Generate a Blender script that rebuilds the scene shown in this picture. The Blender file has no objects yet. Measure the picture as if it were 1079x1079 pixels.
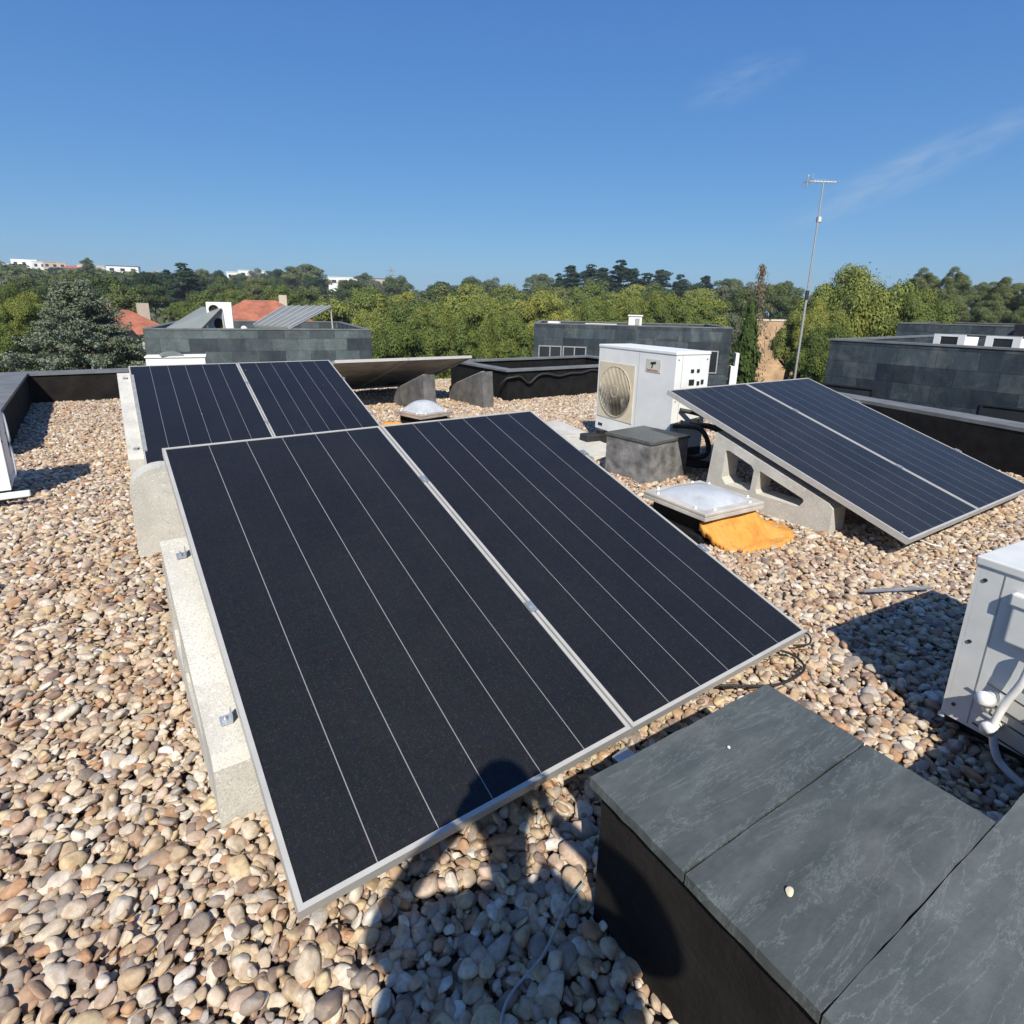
import bpy, bmesh, math, random
import numpy as np
from mathutils import Vector, Matrix, Euler
from mathutils.geometry import tessellate_polygon
random.seed(7); RS = np.random.RandomState(11)
R = math.radians
scene = bpy.context.scene
col = scene.collection

# ------------------------------------------------------------------ helpers
def tag(o, label=None, cat=None, group=None, kind=None):
    if label: o['label'] = label
    if cat: o['category'] = cat
    if group: o['group'] = group
    if kind: o['kind'] = kind
    return o

def empty(name, loc=(0, 0, 0), rz=0, label=None, cat=None, group=None):
    o = bpy.data.objects.new(name, None); col.objects.link(o)
    o.location = loc; o.rotation_euler = (0, 0, rz); o.empty_display_size = .1
    return tag(o, label, cat, group)

def link(name, me, mat, parent=None):
    o = bpy.data.objects.new(name, me)
    if mat is not None:
        for m in (mat if isinstance(mat, (list, tuple)) else [mat]): me.materials.append(m)
    col.objects.link(o)
    if parent is not None: o.parent = parent
    return o

def copy_tree(o, parent=None):
    c = o.copy(); col.objects.link(c); c.parent = parent
    for ch in [x for x in bpy.data.objects if x.parent == o]: copy_tree(ch, c)
    return c

class MB:
    """collects shapes into one mesh"""
    def __init__(s): s.bm = bmesh.new(); s.uv = s.bm.loops.layers.uv.new('UVMap')
    def box(s, x0, x1, y0, y1, z0, z1, bevel=0, seg=2, M=None):
        r = bmesh.ops.create_cube(s.bm, size=1)
        vs = r['verts']
        for v in vs:
            v.co = Vector((x0+(v.co.x+.5)*(x1-x0), y0+(v.co.y+.5)*(y1-y0), z0+(v.co.z+.5)*(z1-z0)))
        if M is not None:
            for v in vs: v.co = M @ v.co
        if bevel:
            es = list({e for v in vs for e in v.link_edges})
            bmesh.ops.bevel(s.bm, geom=es, offset=bevel, segments=seg, affect='EDGES', profile=.5)
        return s
    def cyl(s, a, b, r0, r1=None, n=16, caps=True):
        a, b = Vector(a), Vector(b); r1 = r0 if r1 is None else r1
        d = b-a; q = d.to_track_quat('Z', 'Y')
        ra = [s.bm.verts.new(a+q @ Vector((r0*math.cos(2*math.pi*i/n), r0*math.sin(2*math.pi*i/n), 0))) for i in range(n)]
        rb = [s.bm.verts.new(b+q @ Vector((r1*math.cos(2*math.pi*i/n), r1*math.sin(2*math.pi*i/n), 0))) for i in range(n)]
        for i in range(n): s.bm.faces.new((ra[i], ra[(i+1) % n], rb[(i+1) % n], rb[i]))
        if caps: s.bm.faces.new(ra[::-1]); s.bm.faces.new(rb)
        return s
    def tube(s, pts, r, n=10, closed=False):
        pts = [Vector(p) for p in pts]; rings = []
        for i, p in enumerate(pts):
            d = (pts[min(i+1, len(pts)-1)]-pts[max(i-1, 0)]).normalized()
            if closed: d = (pts[(i+1) % len(pts)]-pts[i-1]).normalized()
            q = d.to_track_quat('Z', 'Y'); rr = r[i] if isinstance(r, (list, tuple)) else r
            rings.append([s.bm.verts.new(p+q @ Vector((rr*math.cos(2*math.pi*k/n), rr*math.sin(2*math.pi*k/n), 0))) for k in range(n)])
        m = len(rings)
        for i in range(m if closed else m-1):
            A, B = rings[i], rings[(i+1) % m]
            for k in range(n): s.bm.faces.new((A[k], A[(k+1) % n], B[(k+1) % n], B[k]))
        if not closed: s.bm.faces.new(rings[0][::-1]); s.bm.faces.new(rings[-1])
        return s
    def prism(s, fp, z0, z1, top=True):
        """vertical prism over footprint fp (ccw); wall UVs in metres"""
        n = len(fp); u = 0
        lo = [s.bm.verts.new((x, y, z0)) for x, y in fp]; hi = [s.bm.verts.new((x, y, z1)) for x, y in fp]
        for i in range(n):
            j = (i+1) % n; L = math.dist(fp[i], fp[j])
            f = s.bm.faces.new((lo[i], lo[j], hi[j], hi[i]))
            for lp, c in zip(f.loops, ((u, z0), (u+L, z0), (u+L, z1), (u, z1))): lp[s.uv].uv = c
            u += L
        if top:
            f = s.bm.faces.new(hi)
            for lp in f.loops: lp[s.uv].uv = lp.vert.co.xy
        f = s.bm.faces.new(lo[::-1])
        return s
    def poly(s, pts, holes=(), axis='x', a=0, b=.1):
        """extrude 2-D outline (with holes) along axis from a to b"""
        loops = [[Vector((p[0], p[1], 0)) for p in l] for l in [pts]+list(holes)]
        flat = [p for l in loops for p in l]; tris = tessellate_polygon(loops)
        def P(p, t): return {'x': (t, p[0], p[1]), 'y': (p[0], t, p[1]), 'z': (p[0], p[1], t)}[axis]
        A = [s.bm.verts.new(P(p, a)) for p in flat]; B = [s.bm.verts.new(P(p, b)) for p in flat]
        for t in tris:
            s.bm.faces.new([A[i] for i in t]); s.bm.faces.new([B[i] for i in reversed(t)])
        k = 0
        for l in loops:
            n = len(l)
            for i in range(n):
                j = (i+1) % n; s.bm.faces.new((A[k+i], A[k+j], B[k+j], B[k+i]))
            k += n
        return s
    def build(s, name, mat, parent=None, smooth=False, bevel=0):
        if bevel: bmesh.ops.bevel(s.bm, geom=[e for e in s.bm.edges if e.is_manifold and e.calc_face_angle(0) > .5], offset=bevel, segments=2, affect='EDGES', profile=.5, clamp_overlap=True)
        bmesh.ops.recalc_face_normals(s.bm, faces=s.bm.faces[:])
        me = bpy.data.meshes.new(name); s.bm.to_mesh(me); s.bm.free()
        if smooth:
            for p in me.polygons: p.use_smooth = True
        return link(name, me, mat, parent)

def lin(c):
    return tuple(((x/12.92) if x <= .04045 else ((x+.055)/1.055)**2.4) for x in c)

# ------------------------------------------------------------------ materials
def newmat(name):
    m = bpy.data.materials.new(name); m.use_nodes = True
    nt = m.node_tree; b = nt.nodes['Principled BSDF']
    return m, nt, b
def N(nt, t, **k):
    n = nt.nodes.new(t)
    for a, v in k.items():
        if hasattr(n, a): setattr(n, a, v)
        else: n.inputs[a].default_value = v
    return n
def mixc(nt, fac, a, b, mode='MIX'):
    n = nt.nodes.new('ShaderNodeMix'); n.data_type = 'RGBA'; n.blend_type = mode
    for i, v in ((0, fac), (6, a), (7, b)):
        if hasattr(v, 'is_output') or hasattr(v, 'links'): nt.links.new(v, n.inputs[i])
        else: n.inputs[i].default_value = v if i == 0 else (*v, 1)
    return n.outputs[2]
def ramp(nt, src, stops, interp='LINEAR'):
    n = nt.nodes.new('ShaderNodeValToRGB'); n.color_ramp.interpolation = interp
    e = n.color_ramp.elements
    while len(e) < len(stops): e.new(.5)
    for x, (p, c) in zip(e, stops): x.position = p; x.color = (*c, 1) if len(c) == 3 else c
    nt.links.new(src, n.inputs[0]); return n.outputs[0]
def noise(nt, vec, scale, detail=4, rough=.5, dist=0):
    n = N(nt, 'ShaderNodeTexNoise'); n.inputs['Scale'].default_value = scale; n.inputs['Detail'].default_value = detail
    n.inputs['Roughness'].default_value = rough; n.inputs['Distortion'].default_value = dist
    if vec is not None: nt.links.new(vec, n.inputs['Vector'])
    return n.outputs['Fac']
def bump(nt, b, h, strength=.3, dist=.01):
    n = N(nt, 'ShaderNodeBump'); n.inputs['Strength'].default_value = strength; n.inputs['Distance'].default_value = dist
    nt.links.new(h, n.inputs['Height']); nt.links.new(n.outputs[0], b.inputs['Normal'])
def coord(nt, which='Object', scale=None):
    t = N(nt, 'ShaderNodeTexCoord').outputs[which]
    if scale:
        m = N(nt, 'ShaderNodeMapping'); m.inputs['Scale'].default_value = scale; nt.links.new(t, m.inputs[0]); return m.outputs[0]
    return t
def worldpos(nt): return N(nt, 'ShaderNodeNewGeometry').outputs['Position']

def simple(name, c, rough=.5, metal=0, var=.12, scale=6, bumpy=0, spec=.5, world=True, bscale=60, bdist=.004):
    m, nt, b = newmat(name)
    P = worldpos(nt) if world else coord(nt)
    n = noise(nt, P, scale, 5, .6)
    dk = tuple(x*(1-var*1.6) for x in c); lt = tuple(min(1, x*(1+var)) for x in c)
    nt.links.new(ramp(nt, n, [(.3, dk), (.7, lt)]), b.inputs['Base Color'])
    b.inputs['Roughness'].default_value = rough; b.inputs['Metallic'].default_value = metal
    b.inputs['Specular IOR Level'].default_value = spec
    if bumpy: bump(nt, b, noise(nt, P, bscale, 4, .6), bumpy, bdist)
    return m

def concrete_mat():
    m, nt, b = newmat('cast_concrete'); P = worldpos(nt)
    big = noise(nt, P, 5, 5, .6)
    c = ramp(nt, big, [(.3, (.44, .42, .37)), (.6, (.56, .54, .48)), (.8, (.62, .60, .54))])
    sp = N(nt, 'ShaderNodeTexVoronoi'); sp.inputs['Scale'].default_value = 130; nt.links.new(P, sp.inputs['Vector'])
    s2 = noise(nt, P, 170, 2, .5)
    c = mixc(nt, ramp(nt, s2, [(.38, (.6, .6, .6)), (.46, (0, 0, 0))]), c, (.36, .34, .29))
    gg = noise(nt, P, 90, 2, .5)
    c = mixc(nt, ramp(nt, gg, [(.62, (0, 0, 0)), (.70, (.6, .6, .6))]), c, (.76, .74, .67))
    # grime stains near the foot and streaks
    st = noise(nt, P, 11, 6, .7, .6)
    c = mixc(nt, ramp(nt, st, [(.55, (0, 0, 0)), (.75, (.55, .55, .55))]), c, (.28, .27, .22))
    nt.links.new(c, b.inputs['Base Color']); b.inputs['Roughness'].default_value = .85
    bump(nt, b, noise(nt, P, 140, 4, .65), .45, .004)
    return m

def slate_mat(name, c=(.060, .068, .068), tiles=False, rough=.45):
    m, nt, b = newmat(name)
    P = worldpos(nt)
    mp = N(nt, 'ShaderNodeMapping'); mp.inputs['Rotation'].default_value = (0, 0, R(58)); mp.inputs['Scale'].default_value = (1, 4.5, 1)
    nt.links.new(P, mp.inputs[0])
    n1 = noise(nt, mp.outputs[0], 2.6 if not tiles else 1.3, 9, .68, .35)
    n2 = noise(nt, P, 34, 6, .7)
    lo = tuple(x*.68 for x in c); hi = tuple(x*1.45 for x in c)
    cc = ramp(nt, n1, [(.30, lo), (.5, c), (.70, hi)])
    # thin pale cleft lines
    vein = ramp(nt, noise(nt, mp.outputs[0], 3.1, 9, .72, .6), [(.490, (0, 0, 0)), (.50, (.42, .42, .42)), (.510, (0, 0, 0))])
    cc = mixc(nt, vein, cc, tuple(min(1, x*3.4) for x in c))
    cc = mixc(nt, ramp(nt, n2, [(.35, (.30,)*3), (.65, (0, 0, 0))]), cc, tuple(x*.6 for x in c))
    dust = ramp(nt, noise(nt, P, 3.2, 6, .65, .5), [(.48, (0, 0, 0)), (.72, (.30, .30, .30))])
    cc = mixc(nt, dust, cc, (.17, .168, .15))
    h = n2
    if tiles:
        uv = coord(nt, 'UV')
        br = N(nt, 'ShaderNodeTexBrick'); nt.links.new(uv, br.inputs['Vector'])
        br.inputs['Scale'].default_value = 1; br.inputs['Brick Width'].default_value = .6; br.inputs['Row Height'].default_value = .3
        br.inputs['Mortar Size'].default_value = .004; br.offset = .5
        br.inputs['Color1'].default_value = (.42, .48, .54, 1); br.inputs['Color2'].default_value = (1.55, 1.62, 1.5, 1); br.inputs['Mortar'].default_value = (.35, .36, .36, 1)
        cc = mixc(nt, 1.0, cc, br.outputs['Color'], 'MULTIPLY')
        wh = ramp(nt, noise(nt, P, 2.2, 5, .75, .6), [(.66, (0, 0, 0)), (.73, (.55, .55, .55))])
        cc = mixc(nt, wh, cc, (.26, .28, .27))
    nt.links.new(cc, b.inputs['Base Color'])
    r = ramp(nt, n1, [(.3, (rough-.08,)*3), (.7, (rough+.14,)*3)]); nt.links.new(r, b.inputs['Roughness'])
    ad = N(nt, 'ShaderNodeMath', operation='ADD'); nt.links.new(n1, ad.inputs[0]); nt.links.new(h, ad.inputs[1])
    bump(nt, b, ad.outputs[0], .35, .006)
    return m

def pv_mat(name, dusty=.05):
    """six columns of twelve cells, pale ribbon lines between the columns, glass on top; object space metres (0..0.99, 0..1.956)"""
    m, nt, b = newmat(name); O = coord(nt)
    sx = N(nt, 'ShaderNodeSeparateXYZ'); nt.links.new(O, sx.inputs[0])
    def math_(op, a, v=None, w=None):
        n = N(nt, 'ShaderNodeMath', operation=op)
        for i, q in enumerate((a, v, w)):
            if q is None: continue
            if isinstance(q, (int, float)): n.inputs[i].default_value = q
            else: nt.links.new(q, n.inputs[i])
        return n.outputs[0]
    pitch = .1575
    def dline(src, off, pt, hw):   # 1 on lines every pt
        f = math_('DIVIDE', math_('SUBTRACT', src, off), pt)
        fr = math_('FRACT', math_('ADD', f, .5))
        d = math_('MULTIPLY', math_('ABSOLUTE', math_('SUBTRACT', fr, .5)), pt)
        return math_('LESS_THAN', d, hw)
    X, Y = sx.outputs[0], sx.outputs[1]
    colm = dline(X, .0225, pitch, .0012)
    inx = math_('MULTIPLY', math_('GREATER_THAN', X, .1), math_('LESS_THAN', X, .89))
    colm = math_('MULTIPLY', colm, inx)
    rowm = dline(Y, .031, pitch, .0011)
    bus = dline(X, .0225+.026, pitch/3, .0005)
    fing = dline(Y, 0, .0065, .0011)
    P = worldpos(nt)
    base = ramp(nt, noise(nt, P, 1.6, 5, .6), [(.3, (.0050, .0064, .0095)), (.7, (.0095, .0098, .0115))])
    gr = N(nt, 'ShaderNodeTexVoronoi'); gr.inputs['Scale'].default_value = 115; nt.links.new(O, gr.inputs['Vector'])
    base = mixc(nt, .45, base, mixc(nt, 1.0, base, gr.outputs['Color'], 'MULTIPLY'))
    c = mixc(nt, math_('MULTIPLY', fing, .12), base, (.022, .024, .032))
    c = mixc(nt, math_('MULTIPLY', bus, .06), c, (.09, .095, .11))
    c = mixc(nt, math_('MULTIPLY', rowm, .10), c, (.035, .036, .042))
    c = mixc(nt, math_('MULTIPLY', colm, .9), c, (.27, .27, .27))
    dn = noise(nt, P, 2.3, 6, .7, .4)
    fine = noise(nt, P, 260, 2, .6)
    dm = math_('MULTIPLY', ramp(nt, dn, [(.3, (.35,)*3), (.75, (1, 1, 1))]), ramp(nt, fine, [(.4, (.4,)*3), (.7, (1, 1, 1))]))
    c = mixc(nt, math_('MULTIPLY', dm, dusty), c, (.30, .28, .24))
    grit = ramp(nt, noise(nt, O, 170, 3, .8), [(.56, (0, 0, 0)), (.74, (.085, .09, .10))])
    c = mixc(nt, grit, c, (.30, .30, .29))
    vo = N(nt, 'ShaderNodeTexVoronoi'); vo.inputs['Scale'].default_value = 3.4; nt.links.new(P, vo.inputs['Vector'])
    sc_ = N(nt, 'ShaderNodeSeparateColor'); nt.links.new(vo.outputs['Color'], sc_.inputs[0])
    wob = math_('ADD', vo.outputs['Distance'], math_('MULTIPLY', noise(nt, P, 90, 2, .5), .02))
    spot = math_('MULTIPLY', math_('LESS_THAN', wob, .030), math_('GREATER_THAN', sc_.outputs[0], .45))
    c = mixc(nt, math_('MULTIPLY', spot, .75), c, (.45, .44, .40))
    nt.links.new(c, b.inputs['Base Color'])
    b.inputs['Roughness'].default_value = .55; b.inputs['Specular IOR Level'].default_value = .15
    b.inputs['Coat Weight'].default_value = .45; b.inputs['Coat IOR'].default_value = 1.33
    rr = ramp(nt, fine, [(.3, (.10,)*3), (.7, (.22,)*3)]); nt.links.new(rr, b.inputs['Coat Roughness'])
    return m

def gravel_mat():
    m, nt, b = newmat('river_pebbles')
    a = N(nt, 'ShaderNodeAttribute'); a.attribute_type = 'INSTANCER'; a.attribute_name = 'tint'
    stops = [(0, (.66, .56, .43)), (.13, (.54, .41, .27)), (.25, (.70, .64, .54)), (.36, (.44, .29, .19)), (.47, (.60, .48, .35)), (.57, (.50, .29, .16)),
             (.63, (.36, .30, .25)), (.72, (.58, .44, .34)), (.80, (.30, .21, .17)), (.86, (.64, .50, .30)), (.93, (.42, .38, .34)), (.975, (.80, .76, .69))]
    c = ramp(nt, a.outputs['Fac'], stops, 'CONSTANT')
    P = worldpos(nt)
    n = noise(nt, P, 42, 5, .65, .6)
    c = mixc(nt, ramp(nt, n, [(.35, (.75,)*3), (.6, (0, 0, 0))]), c, mixc(nt, 1.0, c, (.62, .5, .42), 'MULTIPLY'))
    patch = noise(nt, P, .9, 3, .5)
    c = mixc(nt, ramp(nt, patch, [(.35, (.28,)*3), (.6, (0, 0, 0))]), c, mixc(nt, 1.0, c, (.80, .66, .56), 'MULTIPLY'))
    n3 = noise(nt, P, 230, 3, .6)
    c = mixc(nt, ramp(nt, n3, [(.62, (0, 0, 0)), (.72, (.3, .3, .3))]), c, (.75, .7, .62))
    dirt = noise(nt, P, 26, 5, .7)
    c = mixc(nt, ramp(nt, dirt, [(.50, (0, 0, 0)), (.70, (.45,)*3)]), c, (.26, .22, .17))
    hv = N(nt, 'ShaderNodeHueSaturation'); hv.inputs['Saturation'].default_value = .95; hv.inputs['Value'].default_value = .88; hv.inputs['Hue'].default_value = .5035; nt.links.new(c, hv.inputs['Color']); c = hv.outputs[0]
    nt.links.new(c, b.inputs['Base Color']); b.inputs['Roughness'].default_value = .66; b.inputs['Specular IOR Level'].default_value = .3
    bump(nt, b, noise(nt, P, 160, 3, .6), .25, .002)
    return m

def leaf_mat(name, c, var=.35, yellow=.0, trans=.25):
    m, nt, b = newmat(name)
    g = N(nt, 'ShaderNodeNewGeometry'); oi = N(nt, 'ShaderNodeObjectInfo')
    lo = tuple(x*(1-var) for x in c); hi = tuple(x*(1+var) for x in c)
    cc = ramp(nt, g.outputs['Random Per Island'], [(0, lo), (.5, c), (1, hi)])
    n = noise(nt, coord(nt), 2.2, 4, .6)
    cc = mixc(nt, ramp(nt, n, [(.4, (0, 0, 0)), (.65, (.55,)*3)]), cc, (c[0]*1.5+yellow, c[1]*1.22+yellow*.7, c[2]*.85))
    hs = N(nt, 'ShaderNodeHueSaturation'); nt.links.new(cc, hs.inputs['Color'])
    mr = N(nt, 'ShaderNodeMapRange'); nt.links.new(oi.outputs['Random'], mr.inputs[0]); mr.inputs[3].default_value = .72; mr.inputs[4].default_value = 1.25
    nt.links.new(mr.outputs[0], hs.inputs['Value'])
    m2 = N(nt, 'ShaderNodeMapRange'); nt.links.new(oi.outputs['Random'], m2.inputs[0]); m2.inputs[3].default_value = .525; m2.inputs[4].default_value = .480
    nt.links.new(m2.outputs[0], hs.inputs['Hue'])
    nt.links.new(hs.outputs[0], b.inputs['Base Color']); b.inputs['Roughness'].default_value = .75; b.inputs['Specular IOR Level'].default_value = .2
    tr = N(nt, 'ShaderNodeBsdfTranslucent'); nt.links.new(hs.outputs[0], tr.inputs[0])
    mx = N(nt, 'ShaderNodeMixShader'); mx.inputs[0].default_value = trans
    nt.links.new(b.outputs[0], mx.inputs[1]); nt.links.new(tr.outputs[0], mx.inputs[2])
    nt.links.new(mx.outputs[0], nt.nodes['Material Output'].inputs[0])
    return m

M = {}
M['concrete'] = concrete_mat()
M['slab'] = slate_mat('slate_slab', (.080, .090, .083))
M['concrete_shaded'] = simple('shade_darkened_concrete', (.125, .12, .115), .9, var=.3, scale=8, bumpy=.4)  # darker copy of the concrete, shade below the panels put into its colour
M['slab_pale'] = slate_mat('slate_slab_grey', (.098, .110, .103))
M['slab_edge'] = simple('slate_sawn_edge', (.19, .20, .20), .6, var=.15, scale=20, bumpy=.2)
M['cladding'] = slate_mat('slate_cladding', (.060, .072, .078), tiles=True, rough=.5)
M['cladding_dark'] = slate_mat('slate_cladding_dark', (.032, .040, .050), tiles=True, rough=.45)
M['bitumen'] = simple('dark_bitumen', (.012, .012, .012), .85, spec=.15, var=.3, scale=9, bumpy=.5, bscale=40, bdist=.01)
M['bitumen_brown'] = simple('weathered_dark_render', (.018, .016, .014), .9, spec=.15, var=.3, scale=5, bumpy=.5, bscale=60, bdist=.006)
M['coping'] = simple('grey_slate_coping', (.15, .155, .15), .65, var=.2, scale=4, bumpy=.3, bscale=30)
M['alu'] = simple('anodised_aluminium', (.47, .455, .42), .5, metal=.2, var=.06, scale=12)
M['alu_dull'] = simple('dull_aluminium_groove', (.38, .38, .37), .6, metal=.4, var=.15, scale=30)
M['pv'] = pv_mat('solar_cells', .045)
M['pv_far'] = pv_mat('solar_cells_dusty', .10)
M['back'] = simple('grey_backsheet', (.36, .34, .30), .6, var=.25, scale=5)
M['black'] = simple('black_plastic', (.018, .018, .019), .5, var=.2)
M['rubber'] = simple('black_rubber_hose', (.022, .022, .022), .65, var=.3, scale=20)
M['ac_white'] = simple('white_powder_coat', (.75, .755, .73), .42, var=.06, scale=4)
M['ac_grey'] = simple('light_grey_powder_coat', (.62, .625, .595), .48, var=.08, scale=6)
M['ac_aged'] = simple('yellowed_plastic', (.66, .58, .42), .5, var=.10, scale=5)
M['grille'] = simple('beige_fan_guard', (.50, .44, .33), .5, var=.1, scale=10)
M['fan'] = simple('fan_blade_plastic', (.30, .26, .19), .45, var=.15, scale=9)
M['dark_metal'] = simple('dark_steel_wire', (.07, .06, .05), .5, metal=.5, var=.2)
M['steel'] = simple('galvanised_steel', (.48, .50, .52), .45, metal=.7, var=.15, scale=20)
M['white'] = simple('white_paint', (.80, .79, .76), .6, var=.05, scale=2)
M['pipewhite'] = simple('white_pipe_lagging', (.72, .71, .68), .55, var=.08, scale=20)
M['brass'] = simple('brass_valve', (.45, .36, .18), .4, metal=.7, var=.1, scale=20)
M['orange'] = None
M['skygrey'] = simple('weathered_beige_frame', (.50, .47, .42), .6, var=.15, scale=8)
M['skybrown'] = simple('weathered_pinkish_frame', (.36, .30, .26), .6, var=.2, scale=8)
M['roofred'] = simple('terracotta_tiles', (.36, .125, .070), .8, var=.25, scale=1.2, bumpy=.4, bscale=5, bdist=.05)
M['brick'] = simple('ochre_earth_wall', (.50, .33, .19), .9, var=.25, scale=.8, bumpy=.5, bscale=4, bdist=.1)
M['cream'] = simple('cream_render', (.62, .55, .45), .8, var=.08, scale=.4)
M['beige'] = simple('beige_render', (.50, .42, .33), .8, var=.1, scale=.4)
M['window'] = simple('dark_window_glass', (.03, .035, .04), .12, var=.2, scale=1)
M['blind'] = simple('grey_window_blind', (.13, .13, .13), .6, var=.2, scale=3)
M['graypanel'] = simple('grey_collector_glass', (.20, .22, .205), .5, var=.08, scale=2)
M['asphaltroof'] = simple('dark_grey_roof', (.10, .10, .105), .8, var=.15, scale=1)
M['bark'] = simple('tree_bark', (.10, .075, .055), .9, var=.3, scale=5, bumpy=.5, bscale=15, bdist=.03)
M['pebble'] = gravel_mat()
M['pine'] = leaf_mat('pine_needles', (.142, .176, .044), .45, .02, .15)
M['green'] = leaf_mat('green_foliage', (.084, .114, .040), .4, .01, .15)
M['broad'] = leaf_mat('poplar_foliage', (.098, .128, .055), .4, .01, .15)
M['dark'] = leaf_mat('dark_evergreen', (.040, .068, .032), .35, 0)
M['cedar'] = leaf_mat('cedar_needles', (.030, .055, .036), .35, 0)
M['olive'] = leaf_mat('grey_green_foliage', (.125, .150, .095), .35, 0)
M['cypress'] = leaf_mat('cypress_foliage', (.075, .115, .030), .35, .005)
M['barebr'] = leaf_mat('dry_brown_twigs', (.150, .135, .090), .3, 0)
M['spruce'] = leaf_mat('blue_spruce_needles', (.185, .225, .165), .5, 0, .2)
M['scrub'] = leaf_mat('scrub_foliage', (.070, .098, .035), .45, .01)

def orange_mat():
    m, nt, b = newmat('orange_sealing_foam'); P = worldpos(nt)
    n = noise(nt, P, 7, 6, .6, .4)
    c = ramp(nt, n, [(.28, (.40, .15, .03)), (.45, (.62, .265, .04)), (.7, (.68, .33, .075))])
    st = noise(nt, P, 13, 5, .7)
    c = mixc(nt, ramp(nt, st, [(.60, (0, 0, 0)), (.72, (.8,)*3)]), c, (.20, .10, .04))
    nt.links.new(c, b.inputs['Base Color']); b.inputs['Roughness'].default_value = .7
    bump(nt, b, noise(nt, P, 30, 6, .6), .7, .012)
    return m
M['orange'] = orange_mat()
def dome_mat():
    m, nt, b = newmat('milky_acrylic'); P = worldpos(nt)
    c = ramp(nt, noise(nt, P, 9, 6, .7), [(.3, (.42, .44, .45)), (.6, (.56, .58, .60))])
    nt.links.new(c, b.inputs['Base Color']); b.inputs['Roughness'].default_value = .35
    b.inputs['Subsurface Weight'].default_value = .0; b.inputs['Transmission Weight'].default_value = .12
    b.inputs['Coat Weight'].default_value = .4; b.inputs['Coat Roughness'].default_value = .25
    return m
M['dome'] = dome_mat()
def ground_mat():
    m, nt, b = newmat('dry_ground'); P = worldpos(nt)
    c = ramp(nt, noise(nt, P, .03, 8, .65, .5), [(.35, (.060, .075, .03)), (.5, (.11, .105, .05)), (.62, (.30, .22, .14)), (.75, (.38, .28, .19))])
    c = mixc(nt, ramp(nt, noise(nt, P, .9, 6, .6), [(.4, (.6,)*3), (.6, (0, 0, 0))]), c, (.055, .065, .028))
    nt.links.new(c, b.inputs['Base Color']); b.inputs['Roughness'].default_value = .95
    return m
M['ground'] = ground_mat()
M['underlay'] = simple('roof_underlay', (.10, .080, .062), .95, var=.4, scale=30, bumpy=.6, bscale=50, bdist=.01)

# ================================================================== GROUND, ROOF
def terrain_z(x, y):
    d = math.hypot(x, y); az = math.degrees(math.atan2(x, y))
    T = [(-180, .3), (-60, .8), (-20, 1.9), (-5, 2.15), (8, 1.85), (15, 1.55), (22, 1.45), (30, .75), (40, .10), (60, -.1), (95, -.1), (180, .3)]
    e = T[-1][1]
    for (a0, e0), (a1, e1) in zip(T, T[1:]):
        if a0 <= az <= a1: e = e0+(e1-e0)*(az-a0)/(a1-a0); break
    s = min(1, max(0, (d-60)/190)); s = s*s*(3-2*s)
    hd = min(d, 440)
    z = -7*(1-s)+(1.35+hd*math.tan(R(e))-4.5)*s
    z += s*1.2*math.sin(x*.031+1)*math.cos(y*.027)
    if d > 440: z -= (d-440)*.02
    return z
vs, fs = [], []
rad = [0, 8, 16, 26, 36, 48, 60, 75, 92, 112, 135, 160, 190, 225, 265, 310, 360, 410, 440, 480, 540, 640, 800]
NA = 180
vs.append((0, 0, -7))
for r in rad[1:]:
    for k in range(NA):
        a = 2*math.pi*k/NA; x, y = r*math.sin(a), r*math.cos(a); vs.append((x, y, terrain_z(x, y)))
for k in range(NA): fs.append((0, 1+(k+1) % NA, 1+k))
for i in range(len(rad)-2):
    for k in range(NA):
        a, b = 1+i*NA+k, 1+i*NA+(k+1) % NA; fs.append((a, b, b+NA, a+NA))
me = bpy.data.meshes.new('ground'); me.from_pydata(vs, [], fs)
for p in me.polygons: p.use_smooth = True
tag(link('ground', me, M['ground']), kind='structure')

# the roof we stand on: deck, then parapets
RX0, RX1, RY0, RY1 = -2.6, 9.4, -2.2, 10.02
fp_roof = [(RX0-.25, RY0-.25), (RX1, RY0-.25), (RX1, RY1+.3), (RX0-.25, RY1+.3)]
deck = MB().prism(fp_roof, -.35, -.045).build('roof_deck', M['underlay']); tag(deck, kind='structure')
walls = MB().prism([(RX0-.2, RY0-.2), (RX1-.05, RY0-.2), (RX1-.05, RY1+.25), (RX0-.2, RY1+.25)], -7.2, -.352).build('building', M['cladding'])
tag(walls, 'slate clad house under the gravel roof', 'building')

def parapet(fp, z1, label, cop=.03, wallmat='bitumen_brown', over=.02):
    t = empty('parapet', (fp[0][0], fp[0][1], 0), 0, label, 'parapet')
    L = [(x-fp[0][0], y-fp[0][1]) for x, y in fp]
    cx = sum(p[0] for p in L)/len(L); cy = sum(p[1] for p in L)/len(L)
    MB().prism(L, -.04, z1-cop).build('wall', M[wallmat], t)
    def ov(p):
        return (p[0]+over*(1 if p[0] > cx else -1), p[1]+over*(1 if p[1] > cy else -1))
    MB().prism([ov(p) for p in L], z1-cop, z1).build('coping', M['coping'], t, bevel=.004)
    return t
parapet([(-2.6, 10.0), (4.9, 10.0), (4.9, 10.28), (-2.6, 10.28)], .39, 'long low dark parapet at the back of the roof behind the far solar panels')
parapet([(-2.6, 6.55), (-.74, 6.55), (-.74, 9.97), (-2.6, 9.97)], .40, 'broad dark parapet block with flat slate top behind the left edge air conditioner')
parapet([(6.45, 1.0), (6.75, .92), (7.55, 3.72), (7.25, 3.80)], .42, 'dark parapet with pale grey coping behind the right hand solar panels', .035, 'bitumen')
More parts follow.
